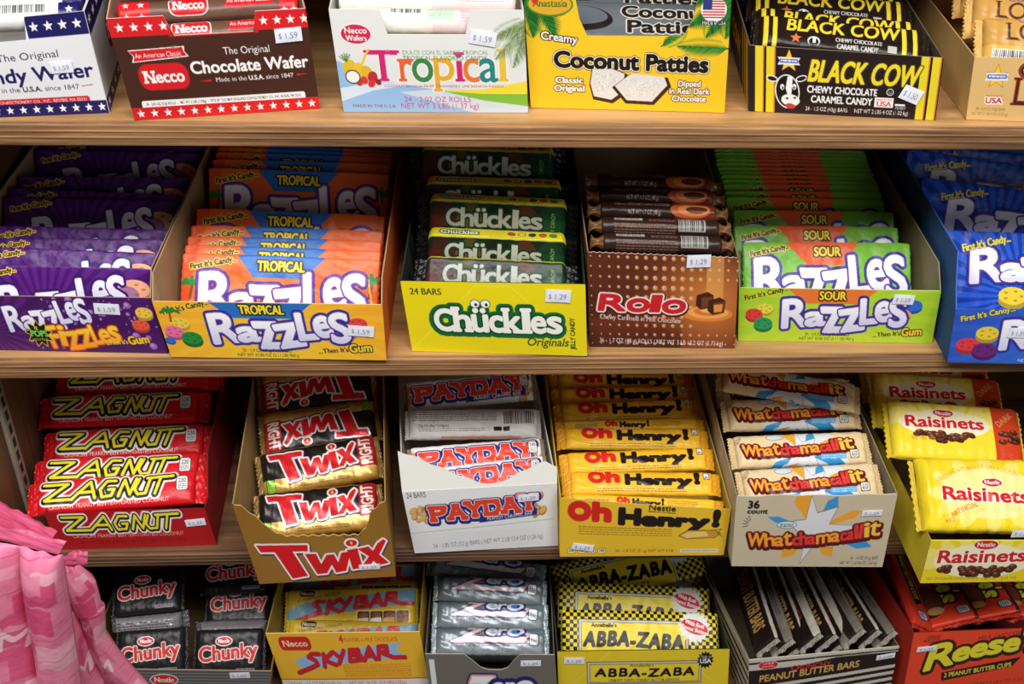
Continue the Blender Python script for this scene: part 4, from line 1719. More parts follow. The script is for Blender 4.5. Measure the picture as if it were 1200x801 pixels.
@art
def g_raisin_front():
    c = Art(150, 92, (242, 214, 44))
    for i in range(13):
        q = math.pi * 2 * i / 12
        c.ell(76 - 56 * math.cos(q), 46 - 34 * math.sin(q), 13, 8, (246, 226, 110), rot=-math.degrees(q))
    c.ell(76, 46, 56, 32, (246, 232, 150))
    c.text('30% LESS FAT', 18, 34, 5, (226, 140, 50), w=28, rot=30, bold=.3)
    c.text('NATURALLY DELICIOUS', 36, 24, 5, (232, 150, 60), w=74, bold=.2, warp=lambda x, y: (x, y - 9 * math.sin((x - 36) / 74 * 3.14)))
    red_plate(c, 80, 33, 11, 5)
    c.text('Raisinets', 70, 56, 16, (210, 36, 40), bold=1.5, w=98, anchor='c', rot=-2, outs=[(1.2, (252, 246, 226))])
    c.line([(30, 78), (66, 66)], 5, (246, 226, 120))
    c.text('ARTIFICIAL', 30, 76, 6, (224, 130, 40), w=34, rot=24, bold=.4)
    c.text('NO', 24, 84, 5, (224, 130, 40), w=10, rot=24, bold=.4)
    c.rect(138, -1, 151, 93, (214, 70, 34))
    return c


@art
def b_chunky():
    c = Art(74, 50, (30, 27, 29))
    c.text('Chunky', 37, 32, 15, (202, 46, 44), bold=1.2, w=64, anchor='c', rot=4, outs=[(1.0, (232, 228, 224))])
    red_plate(c, 32, 13, 8.5, 4.4)
    c.rect(46, 42, 66, 46, (140, 138, 146))
    c.micro(47, 43, 18, 1, (30, 30, 34), 1)
    return c


@art
def b_chunky_edge():
    c = Art(74, 20, (150, 146, 150))
    c.micro(6, 4, 62, 1.2, (50, 46, 54), 5, 3, .8)
    c.rect(-1, 16, 75, 21, (40, 36, 40))
    return c


@art
def b_sky():
    c = Art(168, 54, (226, 190, 40))
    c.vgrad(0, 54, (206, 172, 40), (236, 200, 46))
    c.poly([(0, 28), (24, 18), (90, 10), (168, 2), (168, 19), (96, 30), (36, 34), (0, 52)], (122, 164, 188))
    sky_word(c, 12, 3, 152, 38, (122, 164, 188), stroke=4.4)
    c.poly([(0, 50), (30, 34), (60, 31), (24, 40), (4, 54)], (206, 36, 42))
    c.rrect(16, 2, 36, 10, 3.4, (50, 24, 20))
    c.text('Necco', 26, 8.2, 5, (226, 206, 150), w=17, anchor='c', bold=.4)
    c.text('4 FLAVORS IN MILK CHOCOLATE', 14, 17, 3.4, (80, 50, 20), w=56, rot=10)
    c.rrect(90, 29, 160, 48, 3, (236, 214, 90))
    for k in range(4):
        c.rrect(92 + k * 17, 31, 108 + k * 17, 46, 2, (92, 42, 30))
        c.ell(100 + k * 17, 36, 6, 3.6, (136, 72, 50))
        c.poly([(93 + k * 17, 40), (106 + k * 17, 39), (107 + k * 17, 46), (92 + k * 17, 46)], [(226, 206, 150), (236, 232, 226), (222, 150, 60), (150, 84, 50)][k])
    c.text('NET WT 1.5 OZ (42.5g)', 40, 45, 3.4, (90, 60, 20), w=48)
    return c


@art
def b_zero():
    c = Art(144, 32, (176, 188, 192))
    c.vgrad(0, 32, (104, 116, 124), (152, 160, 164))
    zero_word(c, 22, -3, 100, 20, (214, 218, 224))
    c.text('CARAMEL, PEANUT AND ALMOND NOUGAT, COVERED WITH WHITE FUDGE', 28, 22, 3, (50, 60, 80), w=80)
    c.text('30MAR2013 20F 01', 46, 28, 4, (110, 116, 124), w=70)
    plate220(c, 124, 8, 11, 12, '230', (30, 34, 40), (236, 238, 240))
    return c


def checkers(c, s=4.6):
    for j in range(int(c.h / s) + 1):
        for i in range(int(c.w / s) + 1):
            if (i + j) % 2:
                c.rect(i * s, j * s, i * s + s, j * s + s, (22, 20, 14))


@art
def b_abba():
    c = Art(196, 60, (228, 204, 44))
    checkers(c)
    c.rect(20, 12, 158, 61, (60, 56, 40))
    c.rect(20.8, 12.8, 157, 61, (200, 200, 190))
    c.rect(23.4, 15.4, 154.4, 61, (60, 56, 40))
    c.rect(24, 16, 153.6, 61, (236, 210, 36))
    c.text("Annabelle's", 36, 21.5, 4.4, INK, bold=.5, w=32)
    abba_word(c, 88, 45, 124, 17, -1)
    c.text('CHEWY TAFFY, PEANUT BUTTER CENTER', 52, 54, 3.6, INK, w=66, bold=.1)
    c.star(166, 19, 21, (226, 226, 216), 18, .8)
    c.ell(166, 19, 17, 8.6, (208, 30, 38), rot=-18)
    c.text('With Real', 154, 14.5, 5, WHITE, bold=.4, w=24, rot=-16)
    c.text('Peanut Butter', 149, 20, 5, WHITE, bold=.4, w=32, rot=-16)
    return c


def pb_face(kind):
    c = Art(190, 34, (34, 25, 24))
    G = (176, 138, 74)
    if kind == 0:
        c.text('PEANUT BUTTER BARS', 14, 25, 16, G, bold=1.1, w=146, shear=.1)
        c.rect(-1, -1, 191, 3, (190, 180, 166))
    elif kind == 1:
        c.rect(-1, -1, 191, 9, (186, 178, 166))
        c.text('CRUNCHY', 92, 21, 9, (150, 40, 40), bold=.6, w=54, shear=.1)
        c.barcode(30, 12, 50, 16, (150, 150, 150))
    else:
        c.rect(-1, -1, 191, 34, (120, 112, 102))
        c.rect(-1, 10, 191, 22, (40, 30, 28))
        c.micro(20, 3, 120, 1.4, (60, 50, 46), 2, 3)
        c.text('NUTRITION FACTS', 20, 19, 6, (170, 164, 160), w=80, bold=.3)
    return c


for _k in (0, 1, 2):
    ARTS['b_pb%d' % _k] = (lambda k: (lambda: pb_face(k)))(_k)


@art
def b_cups():
    c = Art(150, 60, (214, 58, 36))
    cup_script(c, 12, 8, 112, 30, 0)
    c.ell(104, 50, 34, 20, (70, 34, 24))
    c.ell(104, 46, 30, 14, (120, 60, 40))
    c.ell(126, 44, 8, 10, (200, 150, 90))
    c.rrect(126, 6, 142, 22, 3, (60, 26, 24))
    c.rrect(127.4, 7.4, 140.6, 20.6, 2.4, (190, 196, 206))
    c.micro(129, 10, 10, 1.4, INK, 4, 2.6)
    c.rect(-1, -1, 151, 5, (70, 28, 22))
    return c


@art
def b_cups_edge():
    c = Art(150, 34, (196, 52, 34))
    c.poly([(16, 9), (112, 7), (120, 22), (14, 24)], (44, 24, 18))
    c.text('2 PEANUT BUTTER CUPS', 24, 19, 8, (170, 186, 60), bold=.6, w=84)
    c.rrect(128, 8, 143, 24, 3, (60, 26, 24))
    c.rrect(129.4, 9.4, 141.6, 22.6, 2.4, (180, 186, 200))
    c.micro(131, 12, 9, 1.4, INK, 4, 2.6)
    return c


@art
def s_pink():
    c = Art(90, 240, (230, 128, 160))
    for i in range(34):
        x, y = c.r.random() * 90, c.r.random() * 240
        w, h = 10 + c.r.random() * 22, 10 + c.r.random() * 22
        q = [(240, 160, 184), (218, 86, 128), (244, 180, 196), (210, 70, 116), (234, 140, 168)][i % 5]
        k = c.r.random() * 12 - 6
        c.poly([(x, y + k), (x + w, y), (x + w, y + h), (x, y + h + k)], q, .8)
    P, D = (248, 206, 216), (224, 92, 134)
    for x, y, s in ((6, 86, 22), (40, 84, 22), (14, 140, 26), (50, 150, 22), (6, 200, 26), (46, 206, 22)):
        c.text('M', x, y + s, s, P, bold=1.4, w=s, rot=-8)
        c.star(x + s * .5, y - 10, s * .4, D, 4, .5, 20)
    for i in range(9):
        y = i * 28 + c.r.random() * 18
        c.line([(0, y), (40, y + 8 * c.r.random()), (90, y - 6)], .9, (214, 70, 116), .8)
    return c

# ------------------------------------------------------------------ builders
def sample(a, u, v):
    """print colour at fractions u, v (arrays)"""
    H, W = a.shape[:2]
    x, y = np.clip(u, 0, 1) * (W - 1), np.clip(v, 0, 1) * (H - 1)
    x0, y0 = np.minimum(x.astype(int), W - 2), np.minimum(y.astype(int), H - 2)
    fx, fy = (x - x0)[..., None], (y - y0)[..., None]
    return (a[y0, x0] * (1 - fx) * (1 - fy) + a[y0, x0 + 1] * fx * (1 - fy) + a[y0 + 1, x0] * (1 - fx) * fy + a[y0 + 1, x0 + 1] * fx * fy)


def print_panel(name, c4, inward, artname, thick, mat, parent, top=None, back=(190, 180, 160), bulge=0.0, rim=None):
    """printed card: c4 = corners TL, TR, BR, BL; top(u) cuts the skyline; a real thickness and an unprinted inside"""
    a = get_art(artname)
    nv, nu = a.shape[:2]
    u = np.linspace(0, 1, nu)
    t = np.clip(top(u), 0, .97) if top else np.zeros(nu)
    U = np.broadcast_to(u, (nv, nu))
    Vv = t[None, :] + (1 - t[None, :]) * np.linspace(0, 1, nv)[:, None]
    TL, TR, BR, BL = [np.array(p) for p in c4]
    inn = np.array(inward)

    def pos(U, V):
        U, V = U[..., None], V[..., None]
        return TL * (1 - U) * (1 - V) + TR * U * (1 - V) + BL * (1 - U) * V + BR * U * V
    P = pos(U, Vv)
    if bulge:
        P = P - inn * (bulge * np.sin(np.pi * U) * np.sin(np.pi * Vv))[..., None]
    col = sample(a, U, Vv)
    V = [P.reshape(-1, 3)]
    C = [col.reshape(-1, 3)]
    Q = [grid_quads(nu, nv)]
    off = nu * nv
    bk = rgb(back)
    rm = rgb(rim or back)
    rows = [P[0], P[0] + inn * thick, P[-1] + inn * thick, P[-1]]
    for k, (r0, r1, cc) in enumerate(((rows[1], rows[0], rm), (rows[2], rows[1], bk), (rows[3], rows[2], rm))):
        V += [r0, r1]
        C += [np.tile(cc, (2 * nu, 1))]
        Q += [grid_quads(nu, 2, off)]
        off += 2 * nu
    for k in (0, -1):
        e = np.stack([P[:, k], P[:, k] + inn * thick])
        V.append(e.reshape(-1, 3))
        C.append(np.tile(rm, (2 * nv, 1)))
        Q.append(grid_quads(nv, 2, off, flip=(k == -1)))
        off += 2 * nv
    me = mesh_np(name, np.concatenate(V), np.concatenate(Q), mat, np.concatenate(C))
    return link(name, me, parent)


def side_slab(name, pts, inward, thick, m_out, m_in, parent):
    bm = bmesh.new()
    a = [bm.verts.new(p) for p in pts]
    b = [bm.verts.new(Vector(p) + inward * thick) for p in pts]
    f = bm.faces.new(a)
    f.material_index = 0
    bm.faces.new(b[::-1]).material_index = 1
    k = len(a)
    for i in range(k):
        bm.faces.new((a[i], b[i], b[(i + 1) % k], a[(i + 1) % k])).material_index = 1
    bmesh.ops.recalc_face_normals(bm, faces=bm.faces)
    me = bpy.data.meshes.new(name)
    bm.to_mesh(me)
    bm.free()
    me.materials.append(m_out)
    me.materials.append(m_in)
    return link(name, me, parent)


class Carton:
    """open display carton standing on a shelf; TL, TR, BR, BL are the corners of its printed front"""

    def __init__(s, label, shelf, TL, TR, BR, BL, front, depth=.26, hb=.1, out=(200, 190, 170), inn=(150, 135, 110), lean=0, top=None,
                 prof=None, prof_r=None, sticker=(), flap=None, edge=None, mat=None, yoff=0.0, group='candy display cartons', bulge=0.0008, left=True, side_art=None):
        z = SHELF[shelf] + .0004
        P0, P1 = on_z(*BL, z), on_z(*BR, z)
        s.ex = (P1 - P0).normalized()
        s.ey = Vector((-s.ex.y, s.ex.x, 0))
        s.ez = Vector((0, 0, 1))
        s.P0, s.z = P0, z
        s.packs = []
        a = math.radians(lean)
        s.n = -(s.ey * math.cos(a) - s.ez * math.sin(a))
        Q0, Q1 = on_plane(*TL, P0, s.n), on_plane(*TR, P0, s.n)
        R = Matrix((s.ex, s.ey, s.ez)).transposed().to_4x4()
        s.M = Matrix.Translation(P0) @ R
        inv = s.M.inverted()
        q0, q1, p0, p1 = inv @ Q0, inv @ Q1, Vector((0, 0, 0)), inv @ P1
        s.q0, s.q1, s.p1 = q0, q1, p1
        s.w, s.h = p1.x, (q0.z + q1.z) / 2
        s.mpp = (Q1 - Q0).length / math.hypot(TR[0] - TL[0], TR[1] - TL[1])     # metres per photo pixel on the front
        s.hb = (prof or [(0, s.h)])[-1][1]
        s.root = empty('display_carton', s.M)
        tag(s.root, label, 'candy box', group)
        n_loc = R.to_3x3().inverted() @ s.n
        T = .0012
        print_panel('front_panel', (q0, q1, p1, p0), -n_loc, front, T, mat or M_CARD, s.root, top, inn, bulge, edge)
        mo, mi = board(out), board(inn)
        hf = s.h
        prof = prof or [(0, 1.0), (.018, hf), (.075, hb), (depth, hb)]
        for sgn, p, q, pf in ((1, p0, q0, prof), (-1, p1, q1, prof_r or prof)):
            pts = [p, p + Vector((0, depth, 0))]
            for t, h in pf[::-1]:
                f = h / q.z if h != 1.0 else 1.0
                k = min(f, 1.0)
                pts.append(Vector((p.x + (q.x - p.x) * k, p.y + t + (q.y * (1 - min(1, t / .03))) * k, q.z * f)))
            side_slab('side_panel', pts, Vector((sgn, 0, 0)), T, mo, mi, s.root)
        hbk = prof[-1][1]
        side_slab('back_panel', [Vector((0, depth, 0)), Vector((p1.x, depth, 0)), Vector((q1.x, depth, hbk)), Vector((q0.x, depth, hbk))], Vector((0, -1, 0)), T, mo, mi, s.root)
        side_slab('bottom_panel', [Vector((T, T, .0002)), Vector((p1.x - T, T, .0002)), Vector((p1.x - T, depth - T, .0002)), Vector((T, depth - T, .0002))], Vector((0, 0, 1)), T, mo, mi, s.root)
        if side_art:                              # print on the outer face of one side
            right, nm = side_art
            p, q, g = (p1, q1, .0005) if right else (p0, q0, -.0005)
            o = Vector((g, 0, 0))
            hb2 = q.z * min(1.0, s.hb / q.z)
            fr, bk = (q + o, Vector((q.x, depth - .002, hb2)) + o), (p + o, Vector((p.x, depth - .002, 0)) + o)
            c4 = (fr[0], fr[1], bk[1], bk[0]) if right else (fr[1], fr[0], bk[0], bk[1])
            print_panel('side_print', c4, Vector((-1 if right else 1, 0, 0)), nm, .0004, M_CARD, s.root, None, out)
        for px, py, w, h, rot, price in sticker:
            c = inv @ on_plane(px, py, P0 + s.n * .0014, s.n)
            up = Vector((0, math.sin(a), math.cos(a)))
            rx = Vector((1, 0, 0))
            r = math.radians(rot)
            X = (rx * math.cos(r) + up * math.sin(r)) * (w / 2 * s.mpp)
            Y = (up * math.cos(r) - rx * math.sin(r)) * (h / 2 * s.mpp)
            print_panel('price_sticker', (c - X + Y, c + X + Y, c + X - Y, c - X - Y), -n_loc, 'price_' + price, .0003, M_PAPER, s.root, None, (230, 232, 240), .0004)

    def at(s, px, py, y=None, z=None):
        """the point under a photo pixel at depth y behind the carton's front, or at height z above its floor"""
        if z is not None:
            return on_z(px, py, s.z + z)
        return on_plane(px, py, s.P0 + s.ey * y, s.ey)


# ---- packs: each kind is a list of (part name, mesh) built once and shared
PACKS = {}


def wob(u, v, seed, n=7, f0=2, f1=9):
    r = np.random.default_rng(seed)
    z = np.zeros(np.broadcast(u, v).shape)
    for i in range(n):
        a = r.random() * 6.28
        f = f0 + r.random() * (f1 - f0)
        z += np.sin(f * (u * math.cos(a) * 3 + v * math.sin(a)) * 3.1 + r.random() * 6.28) / n
    return z


def pillow(name, L, H, T, artname, p=2.5, er=.012, wrinkle=.0006, back=None, mat=None, seed=1, lift=0.15, twist=0.0):
    a = get_art(artname)
    nv, nu = a.shape[:2]

    def surf(nu, nv, s):
        u, v = np.linspace(0, 1, nu)[None, :], np.linspace(0, 1, nv)[:, None]
        q = np.abs(2 * v - 1)
        pr = np.maximum(0, 1 - q ** p) ** (1 / p)
        d = np.minimum(u, 1 - u) * L
        e = np.clip(d / er, 0, 1)
        e = lift + (1 - lift) * np.sqrt(np.maximum(0, 1 - (1 - e) ** 2))
        near = .35 + .65 * np.exp(-d / (L * .09))
        w = wob(u, v, seed) * wrinkle * near * 2.2
        z = s * (T / 2) * pr * e + w * np.minimum(1, pr * 2) + twist * (u - .5) * (v - .5)
        x = (u - .5) * L + 0 * v
        y = (.5 - v) * H * (1 - .05 * (1 - e)) + wrinkle * .8 * wob(u, v * 0 + .3, seed + 5)
        return np.stack([x + 0 * z, y + 0 * z, z], -1)
    F = surf(nu, nv, 1)
    nb, mb = max(8, nu // 6), 9
    B = surf(nb, mb, -1)
    bc = rgb(back) if back else a[:, 2].mean(0)
    V = np.concatenate([F.reshape(-1, 3), B.reshape(-1, 3)])
    C = np.concatenate([a.reshape(-1, 3), np.tile(bc, (nb * mb, 1))])
    Q = np.concatenate([grid_quads(nu, nv), grid_quads(nb, mb, nu * nv, True)])
    return mesh_np(name, V, Q, mat or M_FILM, C)


def seal(name, L, H, S, col, side, mat=None, seed=3, droop=0.0, teeth=11):
    """crimped end of a wrapper with a saw-tooth edge"""
    nx, ny = 14, 4 * teeth + 1
    v = np.linspace(0, 1, ny)[:, None]
    u = np.linspace(0, 1, nx)[None, :]
    tri = np.abs(((v * teeth) % 1) - .5) * 2
    x = S * u * (1 + 0 * v) - u ** 4 * (.0016 * tri)
    z = .0005 * np.sin(u * 40) + .0016 * wob(u * .4, v * 2.2, seed, 5, 2, 7) * (.3 + u) - droop * u ** 2
    y = (.5 - v) * H * (.96 + .06 * u)
    P = np.stack([side * (L / 2 - .0005 + x), y + 0 * x, z], -1)
    n = nx * ny
    V = np.concatenate([P.reshape(-1, 3), (P - (0, 0, .0006)).reshape(-1, 3)])
    cc = rgb(col)[None, None] * (.92 + .08 * np.sin(u * 40))[..., None] * np.ones((ny, nx, 1))
    C = np.concatenate([cc.reshape(-1, 3)] * 2)
    f = side < 0
    Q = np.concatenate([grid_quads(nx, ny, 0, f), grid_quads(nx, ny, n, not f)])
    return mesh_np(name, V, Q, mat or M_FILM, C)


def bar_kind(key, L, H, T, artname, col, S=.008, p=3.0, er=.01, wrinkle=.0005, mat=None, back=None, seed=1, droop=.002, twist=0.0, Hs=None):
    Hs = Hs or H
    PACKS[key] = dict(H=H, L=L, T=T, S=S, parts=[('wrapper', pillow('wrapper', L, H, T, artname, p, er, wrinkle, back, mat, seed, twist=twist)),
                                     ('end_seal', seal('end_seal', L, Hs * .97, S, col, -1, mat, seed, droop)),
                                     ('end_seal', seal('end_seal', L, Hs * .97, S, col, 1, mat, seed + 1, droop))])


def block_kind(key, L, H, T, artname, col, mat=None, S=.012, seal_col=(20, 22, 20)):
    """block-shaped bar: the print runs over the top edge, front face, underside and back"""
    a = get_art(artname)
    nv, nu = a.shape[:2]
    th = np.linspace(0, 2 * np.pi, 4000, endpoint=False)
    ct, st = np.cos(th), np.sin(th)
    pw = .22
    zz, yy = np.sign(ct) * np.abs(ct) ** pw * T / 2, np.sign(st) * np.abs(st) ** pw * H / 2
    k0 = np.argmin((zz + T / 2) ** 2 + (yy - H / 2) ** 2)              # back top corner, then forward over the top
    zz, yy = np.roll(zz, -k0)[::-1], np.roll(yy, -k0)[::-1]
    d = np.concatenate([[0], np.cumsum(np.hypot(np.diff(zz), np.diff(yy)))])
    tt = np.linspace(0, d[-1], nv)
    Z, Y = np.interp(tt, d, zz), np.interp(tt, d, yy)
    u = np.linspace(0, 1, nu)
    e = np.clip(np.minimum(u, 1 - u) * L / .006, 0, 1)
    e = .55 + .45 * np.sqrt(1 - (1 - e) ** 2)
    P = np.stack([np.broadcast_to((u - .5) * L, (nv, nu)), Y[:, None] * e[None] + .0004 * wob(u[None], tt[:, None] * 8, 4), Z[:, None] * e[None]], -1)
    me = mesh_np('wrapper', P.reshape(-1, 3), grid_quads(nu, nv), mat or M_FILM, a.reshape(-1, 3))
    PACKS[key] = dict(H=H, L=L, T=T, S=S, parts=[('wrapper', me), ('end_seal', seal('end_seal', L, H * .9, S, seal_col, -1, mat, 8, .002)), ('end_seal', seal('end_seal', L, H * .9, S, seal_col, 1, mat, 9, .002))])


def roll_kind(key, L, R, artname, tip=None, mat=None, tipmat=None):
    a = get_art(artname)
    nv, nu = a.shape[:2]
    u, v = np.linspace(0, 1, nu)[None, :], np.linspace(0, 1, nv)[:, None]
    ph = (.5 - v) * 2 * np.pi
    d = np.minimum(u, 1 - u) * L
    e = np.clip(d / (R * .35), 0, 1)
    r = R * (.8 + .2 * np.sqrt(1 - (1 - e) ** 2)) + .00025 * wob(u, v, 11)
    P = np.stack([(u - .5) * L + 0 * ph, r * np.sin(ph), r * np.cos(ph)], -1)
    parts = [('wrapper', mesh_np('wrapper', P.reshape(-1, 3), grid_quads(nu, nv), mat or M_FILM, a.reshape(-1, 3)))]
    n = 40
    for sd in (-1, 1):
        s = np.linspace(0, 1, 8)[None, :]
        t = np.linspace(0, 2 * np.pi, n)[:, None]
        if tip:
            rr = R * (.82 - .45 * np.sin(s * 2.2) + .30 * s ** 3) * (1 + .16 * np.sin(t * 7 + s * 5) * s)
            x = s * R * 1.3
        else:
            rr = R * .8 * (1 - s)
            x = .001 * np.sin(s * 6)
        cc = rgb(tip) if tip else a[:, 2].mean(0) * .8
        P = np.stack([sd * (L / 2 + x) + 0 * t, rr * np.sin(t), rr * np.cos(t)], -1)
        c = np.tile(cc, (n * 8, 1)) * (.85 + .15 * np.sin(np.repeat(t.ravel(), 8) * 7))[:, None]
        parts.append(('twisted_end' if tip else 'end_cap', mesh_np('end', P.reshape(-1, 3), grid_quads(8, n, 0, sd < 0), tipmat or mat or M_FILM, c)))
    PACKS[key] = dict(H=2 * R, L=L, T=R, S=R * 1.3 if tip else .001, parts=parts)


def put(kind, name, label, cat, group, box, px, py, y=None, z=None, tilt=45, roll=0, yaw=0, ref='c', sc=1.0, mirror=False):
    """stand a pack in a carton: px, py = where its middle (ref c) or the middle of its top edge (ref t) shows"""
    K = PACKS[kind]
    t, r, w = math.radians(tilt), math.radians(roll), math.radians(yaw)
    ex, ey, ez = box.ex, box.ey, box.ez
    if w:
        ex, ey = ex * math.cos(w) + ey * math.sin(w), ey * math.cos(w) - ex * math.sin(w)
    up = ez * math.cos(t) + ey * math.sin(t)
    n = -ey * math.cos(t) + ez * math.sin(t)
    X = ex * math.cos(r) + up * math.sin(r)
    Y = up * math.cos(r) - ex * math.sin(r)
    T2 = K.get('T', .01) / 2
    half = K['H'] * sc / 2
    if y is not None and isinstance(box, Carton):
        y = max(y, half * abs(math.sin(t)) * abs(math.cos(r)) + T2 * math.cos(t) + .0025 + abs(math.sin(r)) * K['L'] * .5 * math.sin(t) * .5)
    P = box.at(px, py, y, z)
    if ref == 't':                                # feet stay behind the carton's front
        yt = (box.M.inverted() @ P).y
        t = min(t, math.asin(min(1, max(0, yt - .006) / (K['H'] * sc))))
        up = ez * math.cos(t) + ey * math.sin(t)
        n = -ey * math.cos(t) + ez * math.sin(t)
        Y = up * math.cos(r) - ex * math.sin(r)
        X = ex * math.cos(r) + up * math.sin(r)
    # keep the pack between the carton's two sides
    q = box.M.inverted() @ P
    if q.z < box.hb + .03:
        zl = q.z - half * math.cos(t) * (2 if ref == 't' else 1)
        zt = q.z + (0 if ref == 't' else half * math.cos(t))
        kk = [min(max(v, 0) / box.h, 1.0) for v in (zl, zt)]
        xl, xr = max(box.q0.x * k for k in kk), min(box.p1.x + (box.q1.x - box.p1.x) * k for k in kk)
        hw = (K['L'] / 2 + K.get('S', 0)) * abs(math.cos(r))
        room = (xr - xl) - .008
        if 2 * hw * sc > room:
            sc = room / (2 * hw)
        q.x = min(max(q.x, xl + .004 + hw * sc), xr - .004 - hw * sc)
        P = box.M @ q
    if ref == 't':
        P = P - up * (K['H'] * sc / 2)
    # packs lie against one another: slide along the line of sight until the faces only touch
    vd = (P - CAM).normalized()
    T = K.get('T', .01)
    for Pk, nk, Xk, Yk, Hk, Lk, Tk in box.packs:
        d = P - Pk
        if abs(d.dot(Xk)) < (Lk + K['L'] * sc) * .49 and abs(d.dot(Yk)) < (Hk + K['H'] * sc) * .46:
            dn, need = d.dot(nk), (T * sc + Tk) * .5 + .0008
            if -need < dn < need * .6 and dn < .002:
                P = P + vd * min(.03, (need + dn) / max(.3, -vd.dot(nk)))
            elif 0 < dn < need:
                P = P - vd * min(.03, (need - dn) / max(.3, -vd.dot(nk)))
    box.packs.append((P.copy(), n.copy(), X.copy(), Y.copy(), K['H'] * sc, K['L'] * sc, T * sc))
    M = Matrix.Translation(P) @ Matrix((X, Y, n)).transposed().to_4x4() @ Matrix.Scale(sc, 4)
    o = empty(name, M)
    tag(o, label, cat, group)
    for pn, me in K['parts']:
        link(pn, me, o)
    q = P - box.P0
    LOG.append('%-60s y %.3f z %.3f low %.3f' % (label[:60], q.dot(box.ey), q.z, q.z - K['H'] * sc / 2 * abs(math.cos(t))))
    return o


LOG = []
ORD = ['front', 'second', 'third', 'fourth', 'fifth', 'sixth', 'seventh', 'eighth', 'ninth', 'tenth', 'eleventh', 'twelfth', 'thirteenth', 'fourteenth', 'fifteenth', 'sixteenth', 'seventeenth', 'eighteenth', 'nineteenth']

# ------------------------------------------------------------------ top shelf
A = Carton('white carton with navy star bands at the left end of the top shelf', 1, (-120, 34), (98, 13), (128, 132), (-88, 141), 'f_wafer_white', .2,
           prof=[(0, 1.0), (.2, .086)], out=(222, 222, 220), inn=(206, 204, 200), top=cuts(112, (0, 25), (.655, 25), (.675, 0), (1, 0)), sticker=[(72, 79, 27, 15, 2, '1.59')], side_art=(True, 'side_star'))
B = Carton('dark brown carton of chocolate wafers with red star bands, top shelf', 1, (124, 22), (358, 10), (375, 127), (158, 141), 'f_wafer_brown', .2,
           prof=[(0, 1.0), (.2, .082)], out=(96, 40, 32), inn=(196, 150, 130), top=cuts(117, (0, 0), (.28, 0), (.31, 22), (.715, 22), (.74, 0), (1, 0)), sticker=[(338, 41, 33, 18, 3, '1.59')], edge=(226, 214, 208))
Cc = Carton('white carton with multicoloured tropical lettering and a fruit cluster on the top shelf', 1, (385, 11), (614, 12), (619, 132), (403, 131), 'f_tropical_white', .2,
            prof=[(0, 1.0), (.2, .09)], out=(214, 212, 204), inn=(206, 204, 196), top=cuts(121, (0, 0), (.26, 0), (.285, 28), (.69, 28), (.72, 0), (1, 0)), sticker=[(566, 45, 32, 17, -9, '1.59')], edge=(236, 234, 228))
Dd = Carton('yellow carton with palm leaves and two white coconut squares on the top shelf', 1, (613, -14), (858, -12), (849, 132), (622, 126), 'f_coconut', .2,
            prof=[(0, 1.0), (.2, .11)], out=(226, 170, 40), inn=(190, 150, 80), top=cuts(142, (0, 0), (.24, 0), (.265, 34), (.30, 53), (.775, 52), (.815, 34), (.85, 0), (1, 0)))
Ee = Carton('black carton with yellow stripes, yellow lettering and a cow head on the top shelf', 1, (878, 53), (1106, 68), (1096, 141), (878, 130), 'f_cow', .26,
            prof=[(0, 1.0), (.26, .06)], out=(40, 28, 24), inn=(96, 84, 66), sticker=[(1068, 111, 25, 18, -20, '1.50')], edge=(150, 136, 110), side_art=(False, 'side_bars'))
Ff = Carton('tan carton with a gold star emblem at the right end of the top shelf', 1, (1142, 67), (1380, 72), (1360, 148), (1132, 140), 'f_long', .26,
            prof=[(0, 1.0), (.26, .06)], out=(214, 172, 104), inn=(190, 148, 88), edge=(226, 196, 140))

roll_kind('r_wafer_white', .142, .0118, 'r_wafer_white')
roll_kind('r_wafer_brown', .158, .0118, 'r_wafer_brown')
roll_kind('r_tropical', .156, .0118, 'r_tropical')
bar_kind('b_coconut', .148, .044, .016, 'b_coconut', (120, 126, 130), .004)
bar_kind('b_cow', .138, .034, .016, 'b_cow', (38, 28, 24), .006)
bar_kind('b_long', .158, .042, .02, 'b_long', (222, 176, 96), .008, p=3.5, wrinkle=.001)
for k, (x, y, d, t) in enumerate([(0, 17, .0145, 'front'), (-6, 2, .040, 'rear')]):
    put('r_wafer_white', 'candy_roll', t + ' wrapped wafer roll showing above the white carton with navy star bands', 'candy', 'pale wafer rolls', A, x - 14, y + 5, d, None, 80, 1)
for x, y, d, t in [(246, 41, .0145, 'front'), (244, 14, .039, 'rear')]:
    put('r_wafer_brown', 'candy_roll', t + ' brown wafer roll with red starred ends in the dark brown carton', 'candy', 'brown wafer rolls', B, x, y, d, None, 80, 1)
for x, y, d, t in [(508, 27, .0145, 'front'), (504, 4, .040, 'rear')]:
    put('r_tropical', 'candy_roll', t + ' cream and pink roll with a barcode in the fruit printed white carton', 'candy', 'tropical wafer rolls', Cc, x, y, d, None, 84, -1)
for x, y, d, t in [(752, 32, .018, 'front'), (748, -2, .05, 'rear')]:
    put('b_coconut', 'candy_bar', t + ' grey packed coconut bar in the cutout of the yellow palm leaf carton', 'candy', 'coconut bars', Dd, x, y, d, None, 55, 0)
for x, y, d, r, t in [(964, 47, .02, -4, 'front'), (952, 37, .045, -4, 'second'), (940, 14, .085, -3, 'third'), (936, -4, .12, -2, 'rearmost')]:
    put('b_cow', 'candy_bar', t + ' black caramel bar with yellow lettering in the cow head carton', 'candy', 'black caramel bars', Ee, x, y, d, None, 62, r)
for x, y, d, r, t in [(1240, 53, .022, -1, 'front'), (1204, 30, .055, -4, 'second'), (1192, 5, .09, -3, 'rear')]:
    put('b_long', 'candy_bar', t + ' tan wrapped bar with a barcode edge in the tan star emblem carton', 'candy', 'tan coconut bars', Ff, x, y, d, None, 40, r)

